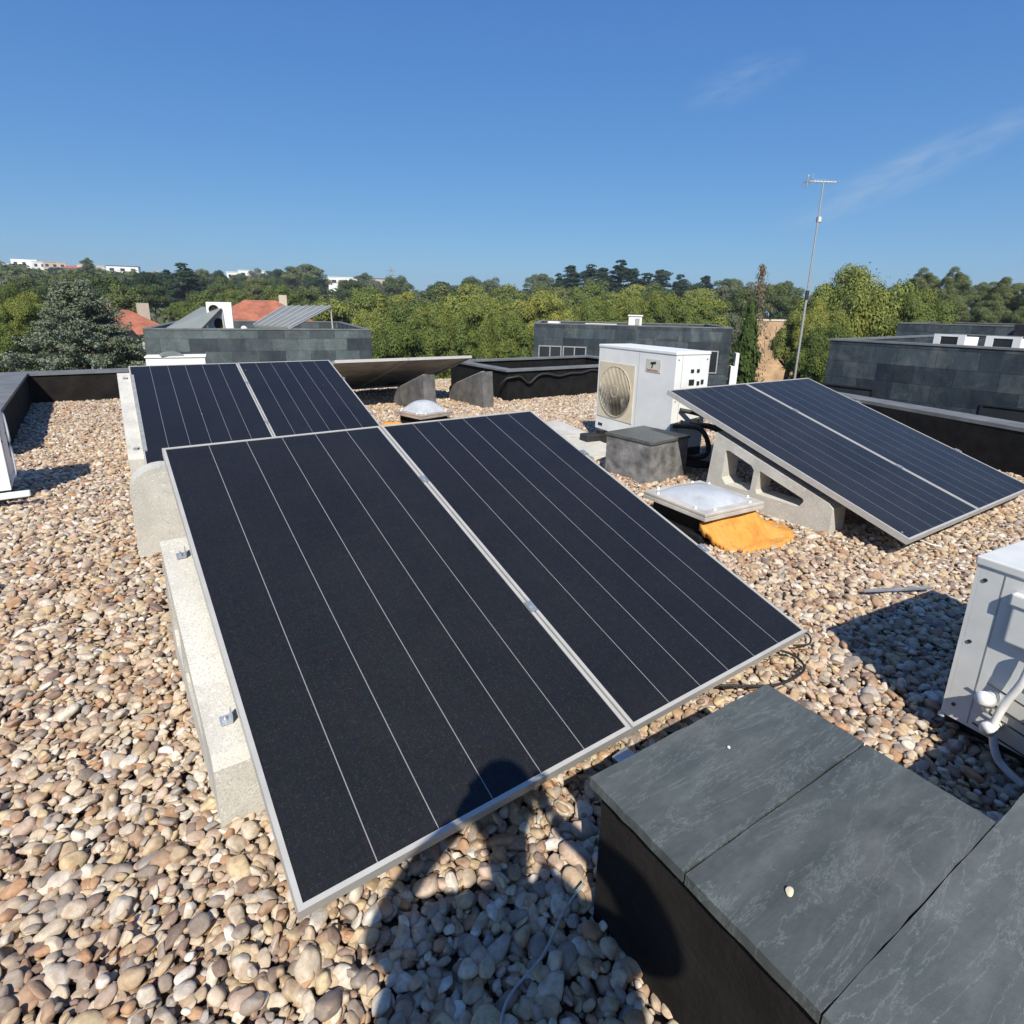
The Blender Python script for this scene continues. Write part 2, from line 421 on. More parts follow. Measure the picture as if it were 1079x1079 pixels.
parapet([(6.05, -2.1), (6.33, -2.1), (6.73, .85), (6.44, .93)], .42, 'dark parapet continuing out of the photo at the far right edge', .035, 'bitumen')

# light well with open top
lw = empty('light_well', (5.0, 7.15, 0), R(-1), 'dark open topped light well box with grey rim in the middle of the roof', 'light well')
W_, D_, tk, h_ = 3.1, 1.75, .14, .43
wb = MB()
wb.box(0, W_, 0, tk, -.04, h_); wb.box(0, W_, D_-tk, D_, -.04, h_); wb.box(0, tk, tk+.001, D_-tk-.001, -.04, h_); wb.box(W_-tk, W_, tk+.001, D_-tk-.001, -.04, h_)
wb.build('wall', M['bitumen'], lw)
rb = MB(); e = .03
rb.poly([(-e, -e), (W_+e, -e), (W_+e, D_+e), (-e, D_+e)], [[(tk+e, tk+e), (tk+e, D_-tk-e), (W_-tk-e, D_-tk-e), (W_-tk-e, tk+e)]], 'z', h_+.001, h_+.028)
rb.build('rim', M['coping'], lw)
MB().box(tk, W_-tk, tk, D_-tk, -.03, .02).build('floor_pane', M['window'], lw)
# black cable draped along the wall of the light well
pts = []
for i in range(34):
    u = i/33; x = 5.12+u*1.75
    z = .36-.13*math.exp(-((u-.14)/.07)**2)+.02*math.sin(u*9)+.012*math.sin(u*23)
    pts.append((x, 7.105, z))
pts = [(4.93, 7.30, .10), (4.93, 7.2, .26), (4.96, 7.11, .34)]+pts+[(6.92, 7.105, .2), (6.94, 7.09, .03)]
tag(MB().tube(pts, .017, 8).build('cable', M['rubber'], None, True), 'wavy black cable draped along the wall of the dark light well', 'cable')

# ------------------------------------------------------------------ gravel (uncountable)
def pebble_mesh(i):
    bm = bmesh.new(); bmesh.ops.create_icosphere(bm, subdivisions=3, radius=1)
    rs = np.random.RandomState(100+i)
    ex = 2.0+rs.rand()*1.1
    dirs = rs.normal(size=(7, 3)); dirs /= np.linalg.norm(dirs, axis=1)[:, None]; cut = .62+.34*rs.rand(7)
    f1 = rs.normal(size=(4, 3))*1.3; ph = rs.rand(4)*6.28
    for v in bm.verts:
        p = np.array(v.co); r = 1/np.power((np.abs(p)**ex).sum(), 1/ex)
        r *= 1+.05*sum(math.sin(float(f@p)*1.5+q) for f, q in zip(f1, ph))/1.5
        q = p*r
        for d, c in zip(dirs, cut):          # soft flats
            t = float(q@d)
            if t > c: q = q-d*(t-c)*.85
        v.co = q*.5
    me = bpy.data.meshes.new('pebble_%d' % i); bm.to_mesh(me); bm.free()
    for p in me.polygons: p.use_smooth = True
    me.materials.append(M['pebble'])
    return bpy.data.objects.new('pebble', me)
pc = bpy.data.collections.new('pebble_kinds')
for i in range(12): pc.objects.link(pebble_mesh(i))

def layer(sp, z, x0, x1, y0, y1, jit=.42, keep=1.0):
    nx = int((x1-x0)/sp); ny = int((y1-y0)/(sp*.866))
    gx, gy = np.meshgrid(np.arange(nx), np.arange(ny))
    X = x0+(gx+.5*(gy % 2))*sp+RS.uniform(-jit, jit, gx.shape)*sp
    Y = y0+gy*sp*.866+RS.uniform(-jit, jit, gx.shape)*sp
    X, Y = X.ravel(), Y.ravel()
    k = RS.rand(len(X)) < keep
    X, Y = X[k], Y[k]
    Z = z+RS.normal(0, .0035, len(X))+.006*np.sin(X*5.1+1)*np.sin(Y*4.3)
    return np.stack([X, Y, Z], 1)
A = layer(.026, -.030, -2.5, 9.3, -2.0, 10.0)
B = layer(.0285, -.014, -2.5, 9.3, -2.0, 10.0, .48, .97)
C_ = layer(.042, -.003, -2.5, 9.3, -2.0, 10.0, .5, .75)
PT = np.concatenate([A, B, C_])
lay = np.concatenate([np.zeros(len(A)), np.ones(len(B)), np.full(len(C_), 2)])
# keep out of solid things and out of the light well
def inside(P, x0, x1, y0, y1): return (P[:, 0] > x0) & (P[:, 0] < x1) & (P[:, 1] > y0) & (P[:, 1] < y1)
bad = inside(PT, .79, 1.35, .25, .69) | inside(PT, 5.05, 8.0, 7.2, 8.8) | inside(PT, .8, 2.22, -.8, .10) | inside(PT, -2.6, -.77, 6.6, 9.97)
PT, lay = PT[~bad], lay[~bad]
n = len(PT)
me = bpy.data.meshes.new('gravel'); me.vertices.add(n); me.vertices.foreach_set('co', PT.astype(np.float32).ravel())
size = np.exp(RS.normal(math.log(.0290), .33, n)); size = np.clip(size, .016, .064); size[lay == 0] *= .9; size[lay == 2] *= 1.06
scl = np.stack([size*RS.uniform(.95, 1.40, n), size*RS.uniform(.66, .98, n), size*RS.uniform(.42, .75, n)], 1)
rot = np.stack([RS.normal(0, .38, n), RS.normal(0, .38, n), RS.uniform(0, 6.283, n)], 1)
tint = RS.rand(n); kind = RS.randint(0, 12, n)
for nm, arr, ty in (('scl', scl, 'FLOAT_VECTOR'), ('rot', rot, 'FLOAT_VECTOR')):
    at = me.attributes.new(nm, ty, 'POINT'); at.data.foreach_set('vector', arr.astype(np.float32).ravel())
at = me.attributes.new('tint', 'FLOAT', 'POINT'); at.data.foreach_set('value', tint.astype(np.float32))
at = me.attributes.new('pick', 'INT', 'POINT'); at.data.foreach_set('value', kind.astype(np.int32))
g = link('gravel', me, None); tag(g, 'rounded beige, ochre and brown river pebbles covering the flat roof', 'gravel', kind='stuff')
ng = bpy.data.node_groups.new('scatter_pebbles', 'GeometryNodeTree')
ng.interface.new_socket('Geometry', in_out='INPUT', socket_type='NodeSocketGeometry'); ng.interface.new_socket('Geometry', in_out='OUTPUT', socket_type='NodeSocketGeometry')
gi, go = ng.nodes.new('NodeGroupInput'), ng.nodes.new('NodeGroupOutput')
m2p = ng.nodes.new('GeometryNodeMeshToPoints')
iop = ng.nodes.new('GeometryNodeInstanceOnPoints'); ci = ng.nodes.new('GeometryNodeCollectionInfo')
ci.inputs['Collection'].default_value = pc; ci.inputs['Separate Children'].default_value = True; ci.inputs['Reset Children'].default_value = True
iop.inputs['Pick Instance'].default_value = True
def na(nm, ty):
    q = ng.nodes.new('GeometryNodeInputNamedAttribute'); q.data_type = ty; q.inputs['Name'].default_value = nm
    return [o for o in q.outputs if o.enabled][0]
e2r = ng.nodes.new('FunctionNodeEulerToRotation')
L_ = ng.links.new
L_(gi.outputs[0], m2p.inputs['Mesh']); L_(m2p.outputs[0], iop.inputs['Points']); L_(ci.outputs[0], iop.inputs['Instance'])
L_(na('pick', 'INT'), iop.inputs['Instance Index']); L_(na('rot', 'FLOAT_VECTOR'), e2r.inputs[0]); L_(e2r.outputs[0], iop.inputs['Rotation'])
L_(na('scl', 'FLOAT_VECTOR'), iop.inputs['Scale']); L_(iop.outputs[0], go.inputs[0])
g.modifiers.new('scatter', 'NODES').node_group = ng

# ================================================================== SOLAR PANELS
PW, PL, FT, LIP = .990, 1.956, .038, .0125
def make_panel():
    t = empty('solar_module')
    MB().box(LIP, PW-LIP, LIP, PL-LIP, -.008, -.0025).build('cells', M['pv'], t)
    MB().box(LIP-.004, PW-LIP+.004, LIP-.004, PL-LIP+.004, -.014, -.0085).build('backsheet', M['back'], t)
    f = MB()
    f.poly([(0, 0), (PW, 0), (PW, PL), (0, PL)], [[(LIP, LIP), (LIP, PL-LIP), (PW-LIP, PL-LIP), (PW-LIP, LIP)]], 'z', -FT, 0)
    f.build('frame', M['alu'], t, bevel=.0012)
    MB().box(PW/2-.07, PW/2+.07, PL-.28, PL-.16, -.038, -.0145, .004).build('junction_box', M['black'], t)
    for yy in (.545, 1.425):
        c = MB().cyl((PW+.0025, yy, .004), (PW+.0025, yy, .010), .006, n=8)
        c.box(PW-.012, PW+.017, yy-.025, yy+.025, .0005, .005)
        c.build('clamp', M['steel'], t)
    return t
proto = make_panel()
def place_panel(first, x, y, z, yaw, tilt, k, label, group='tilted solar panels on the gravel roof'):
    o = proto if first else copy_tree(proto)
    a = k*.9985
    o.location = (x+a*math.cos(yaw), y+a*math.sin(yaw), z)
    o.rotation_euler = (tilt, 0, yaw)
    return tag(o, label, 'solar panel', group)
T1, T2, T3, T4 = .3178, .3047, .3212, -.318
place_panel(True, .190, .998, .13, 0, T1, 0, 'left solar panel of the big front pair, with a head-shaped shadow on its lower edge')
place_panel(False, .190, .998, .13, 0, T1, 1, 'right one of the big front pair of solar panels, beside the slate topped box')
place_panel(False, .217, 5.121, .13, -.0347, T2, 0, 'far left solar panel behind the rounded concrete block')
place_panel(False, .217, 5.121, .13, -.0347, T2, 1, 'second solar panel of the back left row, just behind the seam of the front pair')
r3a = place_panel(False, 3.637, 1.195, .13, -.0274, T3, 0, 'solar panel of the right hand pair nearer the camera, over the cut out concrete support')
r3b = place_panel(False, 3.637, 1.195, .13, -.0274, T3, 1, 'outermost solar panel at the right edge, in front of the dark parapet')
place_panel(False, 2.45, 7.25, .68, 0, T4, 0, 'solar panel seen from its underside, partly hidden by the back left row')
place_panel(False, 2.45, 7.25, .68, 0, T4, 1, 'solar panel seen from its underside, next to the dark light well')
for r in (r3a, r3b):
    for ch in r.children:
        if ch.name.startswith('cells'):
            ch.data = ch.data.copy(); ch.data.materials[0] = M['pv_far']

# ================================================================== CONCRETE SUPPORTS
def make_support(L=.92, h0=.19, h1=.495, w=.17, holes=True, mat='concrete'):
    t = empty('concrete_support')
    s = (h1-h0)/L
    out = [(0, -.03), (L+.05, -.03), (L, h1), (.03, h0+.03*s), (.0, h0-.02)]
    hs = []
    if holes:
        a = lambda y: h0+y*s-.075
        hs = [[(L-.09, .17), (L-.10, a(L-.10)-.01), (L-.13, a(L-.12)), (.60, a(.60)), (.575, a(.60)-.03), (.585, .14), (.61, .125), (L-.13, .125)][::-1],
              [(.53, .125), (.545, .15), (.53, a(.53)), (.505, a(.51)), (.20, a(.20)+.002), (.19, a(.19)-.012), (.22, .120)][::-1]]
    b = MB().poly(out, hs, 'x', 0, w)
    b.build('block', M[mat], t, bevel=.008)
    # aluminium rail and bolts on the sloping top
    an = math.atan(s)
    Mx = Matrix.Translation((0, 0, h0)) @ Matrix.Rotation(an, 4, 'X')
    r = MB().box(w*.5+.02, w*.5+.05, .05, L-.02, .004, .022, M=Mx); r.build('rail', M['alu_dull'], t)
    for yy in (.12, L-.06):
        q = MB().box(.040, .070, yy-.016, yy+.016, .0035, .0065, .001, M=Mx)
        q.cyl(Mx @ Vector((.053, yy, .0065)), Mx @ Vector((.053, yy, .013)), .007, n=6); q.cyl(Mx @ Vector((.053, yy, .013)), Mx @ Vector((.053, yy, .024)), .003, n=8)
        q.box(.068, .071, yy-.016, yy+.016, .004, .034, M=Mx)
        q.build('bolt', M['steel'], t)
    return t
G_S = 'precast concrete supports under the solar panels'
sp = make_support()
def place_sup(first, x, y, rz, label, src=sp):
    o = src if first else copy_tree(src)
    o.location = (x, y, 0); o.rotation_euler = (0, 0, rz); return tag(o, label, 'concrete support', G_S)
place_sup(True, .108, 1.46, 0, 'pale concrete wedge sticking out along the left edge of the nearest solar panel')
place_sup(False, 1.10, 1.50, 0, 'concrete wedge hidden under the seam of the front pair of panels')
place_sup(False, 1.95, 1.50, 0, 'concrete wedge hidden under the right panel of the front pair')
place_sup(False, 3.665, 1.65, -.0274, 'concrete support with two openings under the right hand solar panels, beside the orange foam')
place_sup(False, 4.62, 1.60, -.0274, 'concrete support in shade below the seam of the right hand pair of panels')
place_sup(False, 5.35, 1.57, -.0274, 'concrete support in shade below the outermost right hand panel')
ss = make_support(holes=False, mat='concrete_shaded')
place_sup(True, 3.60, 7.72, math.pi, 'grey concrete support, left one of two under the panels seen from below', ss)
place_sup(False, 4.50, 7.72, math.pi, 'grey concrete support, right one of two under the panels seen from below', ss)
sl = make_support(1.55, .17, .665, .17, False)
place_sup(True, .12, 5.30, -.0347, 'long pale concrete support along the left edge of the back left row', sl)
place_sup(False, 1.20, 5.35, -.0347, 'long concrete support under the seam of the back left row', sl)
# upright block with rounded top behind the front pair
rbk = []
for i in range(13):
    a = math.pi*i/12; rbk.append((.155+.155*math.cos(a), .36+.125*math.sin(a)))
b = MB().poly([(.31, -.03)]+rbk+[(0, -.03)], (), 'y', 0, .16)
o = b.build('concrete_block', M['concrete'], None, bevel=.010); o.location = (.062, 3.57, 0); o.rotation_euler = (0, 0, R(-3))
tag(o, 'upright pale concrete block with a rounded top behind the left front solar panel', 'concrete block')
tag(MB().box(0, .20, 0, .5, -.03, .14, .012).build('concrete_block', M['concrete']), 'low concrete block lying behind the rounded concrete block', 'concrete block').location = (.10, 3.95, 0)

# ================================================================== SLATE CAPPED BOXES (foreground)
def rough_slab(w, d, t, seed):
    """slate slab with slightly uneven cleft edge"""
    rs = np.random.RandomState(seed); pts = []
    def edge(a, b, n):
        for i in range(n):
            u = i/n; j = rs.normal(0, .0007); dx, dy = b[0]-a[0], b[1]-a[1]; L = math.hypot(dx, dy)
            pts.append((a[0]+dx*u-dy/L*j, a[1]+dy*u+dx/L*j))
    edge((0, 0), (w, 0), 14); edge((w, 0), (w, d), 10); edge((w, d), (0, d), 14); edge((0, d), (0, 0), 10)
    return MB().poly(pts, (), 'z', 0, t)
bx = empty('slate_capped_box', (.735, .222, 0), R(-2.6), 'dark box topped with two grey slate slabs in the right foreground', 'roof box')
MB().box(.018, .605, .012, .500, -.04, .345).build('wall', M['bitumen_brown'], bx)
for (y0, y1, s, nm) in ((.002, .257, 1, 0), (.261, .522, 2, 0)):
    q = rough_slab(.628, y1-y0, .024, s); o = q.build('slab', M['slab'], bx, bevel=.002); o.location = (0, y0, .346+(.0015 if s == 2 else 0))
bx2 = empty('slate_capped_platform', (.685, -.8715, 0), R(-2.6), 'wider slate topped platform cut off by the bottom right corner of the photo', 'roof platform')
MB().box(.02, 1.60, .02, 1.075, -.04, .345).build('wall', M['bitumen_brown'], bx2)
for i in range(2):
    for j in range(2):
        q = rough_slab(.806, .545, .024, 5+i*2+j); o = q.build('slab', M['slab_pale'], bx2, bevel=.002); o.location = (i*.811, j*.549, .347)
o = MB().box(0, .075, 0, .05, 0, .004, .001).build('metal_plate', M['steel']); o.location = (1.085, .925, .085); o.rotation_euler = (R(10), R(8), R(12))
tag(o, 'small grey metal plate between the front panels and the slate topped box', 'metal plate')
def loose_pebble(x, y, z, s, rz, label, c):
    o = pc.objects[3].copy(); o.data = o.data.copy(); o.data.materials.clear(); o.data.materials.append(simple('pebble_colour', c, .6, var=.15, scale=60)); o.name = 'loose_pebble'
    col.objects.link(o); o.location = (x, y, z); o.scale = s; o.rotation_euler = (0, 0, rz); return tag(o, label, 'pebble')
loose_pebble(.870, .352, .374, (.021, .014, .008), .4, 'single cream pebble lying on the nearer slate slab of the box', (.72, .62, .42))
loose_pebble(1.085, .625, .376, (.008, .007, .005), 1., 'tiny white stone chip lying on the farther slate slab of the box', (.8, .78, .72))

# ================================================================== SKYLIGHT DOMES
def skylight(name, size, h, label, orange, fmat='ac_grey'):
    t = empty(name, label=label, cat='skylight')
    s = size/2; c = s-.05
    MB().box(-c, c, -c, c, -.04, h-.02).build('curb', M['bitumen_brown'], t)
    b = MB(); b.box(-s, s, -s, s, h-.019, h+.004, .006); b.box(-s, s, -s, s-.0, h-.045, h-.020, .003)
    b.build('frame', M[fmat], t)
    # bubble
    bm = MB(); n = 22; vv = {}
    for i in range(n+1):
        for j in range(n+1):
            u, v = 2*i/n-1, 2*j/n-1; w = (1-abs(u)**2.6)*(1-abs(v)**2.6)
            vv[i, j] = bm.bm.verts.new((u*(s-.055), v*(s-.055), h+.004+orange[0]*w**.75))
    for i in range(n):
        for j in range(n): bm.bm.faces.new((vv[i, j], vv[i+1, j], vv[i+1, j+1], vv[i, j+1]))
    bm.build('dome', M['dome'], t, True)
    for sx in (-.6, .6):
        for sy in (-1, 1):
            MB().cyl((sx*s, sy*(s-.028), h+.004), (sx*s, sy*(s-.028), h+.018), .010, .008, 10).build('screw_cap', M['ac_white'], t)
            MB().cyl((sy*(s-.028), sx*s, h+.004), (sy*(s-.028), sx*s, h+.018), .010, .008, 10).build('screw_cap', M['ac_white'], t)
    return t
d1 = skylight('skylight', .53, .20, 'square milky skylight with orange sealing foam beside the right hand panels', (.055,), 'skygrey')
d1.location = (3.10, 2.205, 0); d1.rotation_euler = (0, 0, R(-5))
def foam(parent, outline, hmap, name='sealing_foam'):
    b = MB(); rs = np.random.RandomState(4)
    x0 = min(p[0] for p in outline); x1 = max(p[0] for p in outline); y0 = min(p[1] for p in outline); y1 = max(p[1] for p in outline)
    def inp(x, y):
        c = False
        for i in range(len(outline)):
            (ax, ay), (bx_, by_) = outline[i], outline[i-1]
            if (ay > y) != (by_ > y) and x < (bx_-ax)*(y-ay)/(by_-ay)+ax: c = not c
        return c
    st = .016; V = {}
    nx, ny = int((x1-x0)/st)+1, int((y1-y0)/st)+1
    for i in range(nx):
        for j in range(ny):
            x, y = x0+i*st, y0+j*st
            if not (inp(x+st/2, y+st/2)): continue
            q = []
            for a, c_ in ((i, j), (i+1, j), (i+1, j+1), (i, j+1)):
                if (a, c_) not in V:
                    X, Y = x0+a*st, y0+c_*st; V[a, c_] = b.bm.verts.new((X+rs.normal(0, .002), Y+rs.normal(0, .002), hmap(X, Y)+rs.normal(0, .002)))
                q.append(V[a, c_])
            b.bm.faces.new(q)
    r = bmesh.ops.extrude_face_region(b.bm, geom=b.bm.faces[:])
    for v in [v for v in r['geom'] if isinstance(v, bmesh.types.BMVert)]: v.co.z -= .05
    return b.build(name, M['orange'], parent, True)
s_ = .26
foam(d1, [(-.25, -.217), (-.23, -.33), (-.13, -.40), (.01, -.45), (.18, -.47), (.34, -.44), (.46, -.35), (.47, -.20), (.40, -.02), (.27, .18), (.22, .18), (.217, -.217)],
     lambda x, y: .012+.135*max(0, 1-max(0, -(y+.215))/.15*.9 if y < -.215 else 1)*(1 if x < .22 else max(0, 1-(x-.22)/.18))+.012*math.sin(x*21)*math.cos(y*17))
MB().box(-.26, -.217, -.24, .24, -.04, .05, .01).build('bitumen_flashing', M['bitumen'], d1)
d2 = skylight('skylight', .49, .17, 'domed skylight with brown frame in front of the panels seen from below', (.12,), 'skybrown')
d2.location = (3.08, 6.10, 0); d2.rotation_euler = (0, 0, R(12))
foam(d2, [(-.62, -.18), (-.5, -.34), (-.26, -.34), (-.262, .22), (-.42, .26), (-.58, .1)], lambda x, y: .02+.03*max(0, 1-abs(x+.26)/.2)+.012*math.sin(x*31)*math.cos(y*27))
foam(d2, [(.262, -.32), (.40, -.36), (.46, -.18), (.38, .05), (.262, .10)], lambda x, y: .02+.05*max(0, 1-(x-.26)/.15)+.01*math.sin(x*31))

# ================================================================== DUCT BOX
db = empty('duct_box', (3.52, 3.02, 0), R(3), 'small grey weathered box with a slate lid in front of the big air conditioner', 'duct box')
MB().box(0, .48, 0, .48, -.04, .325).build('wall', simple('weathered_grey_slate', (.19, .185, .18), .7, var=.45, scale=9, bumpy=.5, bscale=30, bdist=.008), db)
q = rough_slab(.50, .50, .022, 33); o = q.build('lid', M['slab'], db, bevel=.002); o.location = (-.010, -.010, .326)

# ================================================================== AIR CONDITIONERS
def torus_ring(b, c, r, t, axis='y', n=48):
    pts = [(c[0]+r*math.cos(2*math.pi*i/n), c[1], c[2]+r*math.sin(2*math.pi*i/n)) for i in range(n)]
    b.tube(pts, t, 6, closed=True)
def ac_unit(w, h, d, label, fan=(.31, .42, .25), aged=True, mat='ac_white', holes=True):
    """front faces -y, local origin at front left bottom corner"""
    t = empty('air_conditioner', label=label, cat='air conditioner')
    fx, fz, fr = fan
    b = MB(); ring = [(fx+fr*math.cos(2*math.pi*i/48), fz+fr*math.sin(2*math.pi*i/48)) for i in range(48)]
    b.poly([(0, 0), (w, 0), (w, h-.03), (0, h-.03)], [ring[::-1]], 'y', 0, .012)
    b.box(0, w, .0125, d, 0, .012); b.box(0, .012, .0125, d, .0125, h-.03); b.box(w-.012, w, .0125, d, .0125, h-.03); b.box(.0125, w-.0125, d-.012, d, .0125, h-.03)
    b.build('casing', M[mat], t)
    MB().box(-.006, w+.006, -.006, d+.006, h-.0295, h, .006, 3).build('top_cover', M[mat], t)
    MB().box(.02, w-.02, .20, .215, .02, h-.04).build('coil', M['black'], t)
    hub = MB().cyl((fx, .055, fz), (fx, .13, fz), fr*.22, n=24)
    hub.build('fan_hub', M['fan'], t)
    for k in range(3):
        bl = MB(); P = []
        for i in range(9):
            u = i/8; rr = fr*(.2+.74*u)
            for sgn in (-1, 1):
                a = 2*math.pi*k/3+.9+sgn*(.28+.30*u)+.35*u
                P.append((fx+rr*math.cos(a), .095+sgn*.03, fz+rr*math.sin(a)))
        V = [bl.bm.verts.new(p) for p in P]; V2 = [bl.bm.verts.new((p[0], p[1]+.004, p[2])) for p in P]
        for i in range(8):
            a = 2*i; bl.bm.faces.new((V[a], V[a+1], V[a+3], V[a+2])); bl.bm.faces.new((V2[a+2], V2[a+3], V2[a+1], V2[a]))
        bl.build('fan_blade', M['fan'], t, True)
    gr = MB()
    for i in range(-11, 12):
        x = i*fr/11.6; z = math.sqrt(max(0, fr*fr-x*x))
        if z > .02: gr.tube([(fx+x, -.012, fz-z), (fx+x, -.020, fz), (fx+x, -.012, fz+z)], .0042, 5)
    for rr in (1.0, .22): torus_ring(gr, (fx, -.013-.004*(1-rr), fz), fr*rr, .005)
    gr.build('fan_guard', M['grille'] if aged else M['black'], t, True)
    if aged:
        pr = MB(); s = fr+.03
        pr.poly([(fx-s, fz-s), (fx+s, fz-s), (fx+s, fz+s), (fx-s, fz+s)], [ring[::-1]], 'y', -.006, -.001)
        pr.build('fan_surround', M['ac_aged'], t)
    for zz in (.05, h*.5, h-.07):
        for yy in (.03, d-.03): MB().cyl((w+.0005, yy, zz), (w+.004, yy, zz), .006, n=8).build('screw', M['dark_metal'], t)
    MB().box(w+.0002, w+.0015, .075, .078, .01, h-.035).build('panel_seam', M['alu_dull'], t); MB().box(fx+fr+.07, fx+fr+.073, -.0012, -.0002, .02, h-.04).build('panel_seam', M['alu_dull'], t)
    return t

# --- the big one in the middle
ac = ac_unit(1.12, .87, .40, 'big white air conditioner with yellowed fan guard standing in the middle of the roof')
ac.location = (4.28, 4.47, .14); ac.rotation_euler = (0, 0, R(-97.4))
MB().box(.735, .935, -.004, -.0005, .665, .785, .003).build('badge', simple('badge_silver', (.60, .58, .50), .4, var=.1), ac)
lg = MB()                                # dark slanting mark on the badge, with the line of lettering below it
lg.poly([(.80, .755), (.865, .765), (.875, .745), (.84, .742), (.825, .705), (.812, .705), (.822, .738), (.80, .738)], (), 'y', -.0065, -.0045)
lg.build('badge_mark', M['black'], ac)
lt = MB(); x = .755
for i, wd in enumerate((.012, .010, .014, .008, .012, .010, .012, .009, .013)):
    lt.box(x, x+wd, -.0062, -.0045, .676, .690 if i % 3 else .694); x += wd+.006
lt.build('badge_lettering', simple('badge_red', (.40, .12, .10), .5), ac)
lt = MB(); x = .62
for i in range(18):
    wd = .010+.004*((i*7) % 3); lt.box(x, x+wd, -.002, -.0005, .050, .064); x += wd+.005
lt.build('front_lettering', M['alu_dull'], ac)
MB().box(.05, .12, -.002, -.0005, .035, .065).build('rating_label', M['black'], ac)
for (yy, zz, a, c) in ((.20, .60, .035, .03), (.27, .60, .03, .03), (.20, .50, .06, .05), (.28, .49, .03, .035), (.22, .42, .035, .04), (.33, .50, .03, .04)):
    MB().box(1.1205, 1.126, yy-a/2, yy+a/2, zz+.10-c/2, zz+.10+c/2).build('terminal_slot', M['black'], ac)
for yy, sgn in ((.10, 0), (.30, 0)):
    v = MB().cyl((1.12, yy, .22), (1.165, yy, .22), .022, n=12); v.cyl((1.15, yy, .22), (1.15, yy, .27), .014, n=10)
    v.build('valve', M['brass'], ac)
for xx in (.14, .96): MB().box(xx-.03, xx+.03, -.06, .46, -.035, -.001, .004).build('foot_rail', M['black'], ac)
# blocks under its feet
G_B = 'low blocks carrying the big air conditioner'
for (x, y, lab, m_) in ((4.16, 4.36, 'black rubber block under the far left foot of the big air conditioner', 'rubber'), (4.22, 3.58, 'dark block under the right foot of the big air conditioner, behind the duct box', 'rubber')):
    o = MB().box(-.13, .52, -.07, .07, 0, .105, .01).build('foot_block', M[m_]); o.location = (x, y, 0); o.rotation_euler = (0, 0, R(-7)); tag(o, lab, 'foot block', G_B)
for (x, y, lab) in ((3.95, 4.15, 'pale paving slab left of the duct box, in front of the big air conditioner'), (4.25, 5.02, 'pale paving slab in the gravel behind the first one, left of the big air conditioner')):
    o = MB().box(-.2, .2, -.40, .40, -.02, .035, .006).build('paving_slab', M['concrete']); o.location = (x, y, 0); o.rotation_euler = (0, 0, R(-14)); tag(o, lab, 'paving slab', 'paving slabs sunk in the gravel')
# hoses from the valves to the duct box
hs = [((4.17, 3.35, .36), (4.25, 3.12, .36), (4.30, 3.05, .18), (4.18, 3.08, .12), (4.03, 3.18, .16)),
      ((4.36, 3.32, .36), (4.46, 3.10, .34), (4.50, 3.00, .14), (4.30, 3.00, .07), (4.03, 3.26, .10)),
      ((4.22, 3.34, .50), (4.40, 3.16, .44), (4.62, 3.06, .24), (4.52, 2.98, .06), (4.2, 3.06, .05), (4.03, 3.33, .08))]
def smooth_path(P, n=9):
    P = [Vector(p) for p in P]; out = []
    Q = [P[0]]+P+[P[-1]]
    for i in range(1, len(Q)-2):
        for k in range(n):
            t = k/n; a, b_, c, d = Q[i-1], Q[i], Q[i+1], Q[i+2]
            out.append(.5*((2*b_)+(c-a)*t+(2*a-5*b_+4*c-d)*t*t+(3*b_-a-3*c+d)*t**3))
    out.append(P[-1]); return out
for p, lab, rr in zip(hs, ('shortest black insulated hose between the big air conditioner and the duct box', 'middle black insulated hose between the big air conditioner and the duct box', 'widest looping black hose beside the duct box'), (.022, .026, .020)):
    tag(MB().tube(smooth_path(p), rr, 10).build('hose', M['rubber'], None, True), lab, 'hose', 'black hoses at the big air conditioner')

# --- the one at the right edge, seen from its valve end
ang = R(172.5); ac2 = ac_unit(.82, .565, .36, 'light grey air conditioner with pipes at the right edge of the photo', (.28, .28, .21), False, 'ac_grey')
lx = Vector((math.cos(ang), math.sin(ang), 0))
ac2.location = Vector((2.150, .515, .08))-lx*.82; ac2.rotation_euler = (0, 0, ang)
W2 = .82
c2 = MB().box(W2+.001, W2+.024, .115, .30, .335, .48, .008, 3); c2.box(W2+.001, W2+.030, .108, .307, .455, .495, .006, 2)
c2.build('valve_cover', M['ac_grey'], ac2)
pp = MB().tube(smooth_path([(W2+.03, .195, .335), (W2+.035, .190, .25), (W2+.038, .165, .15), (W2+.05, .16, .07), (W2+.05, .19, -.02), (W2+.045, .26, -.06)]), .011, 10)
pp.build('pipe', M['pipewhite'], ac2, True)
v = MB().cyl((W2, .125, .145), (W2+.05, .125, .145), .018, .022, 14); v.cyl((W2+.045, .125, .145), (W2+.075, .120, .160), .026, .020, 14); v.cyl((W2+.03, .125, .10), (W2+.03, .125, .145), .013, n=10)
v.cyl((W2, .150, .065), (W2+.045, .150, .065), .016, n=12); v.cyl((W2+.045, .150, .065), (W2+.07, .150, .065), .021, n=8)
v.build('valve', M['ac_white'], ac2, True)
b = MB()
for a_, c_ in (((.11, .19), (.34, .15)), ((.115, .135), (.34, .10)), ((.115, .10), (.34, .065)), ((.10, .04), (.34, .01))): b.tube([(W2+.03, a_[0], a_[1]), (W2+.03, c_[0], c_[1])], .0028, 6)
for yy, za, zb in ((.24, .17, .03), (.335, .15, .01)): b.tube([(W2+.031, yy, za), (W2+.031, yy, zb)], .0028, 6)
b.build('wire_guard', M['dark_metal'], ac2)
lp = MB()
for k in range(5): lp.box(W2+.0005, W2+.0045, .10, .34, .255+k*.012, .259+k*.012)
MB().box(W2, W2+.003, .19, .335, .20, .30).build('service_panel', M['ac_grey'], ac2)
lp.bm.free()
ft = MB()
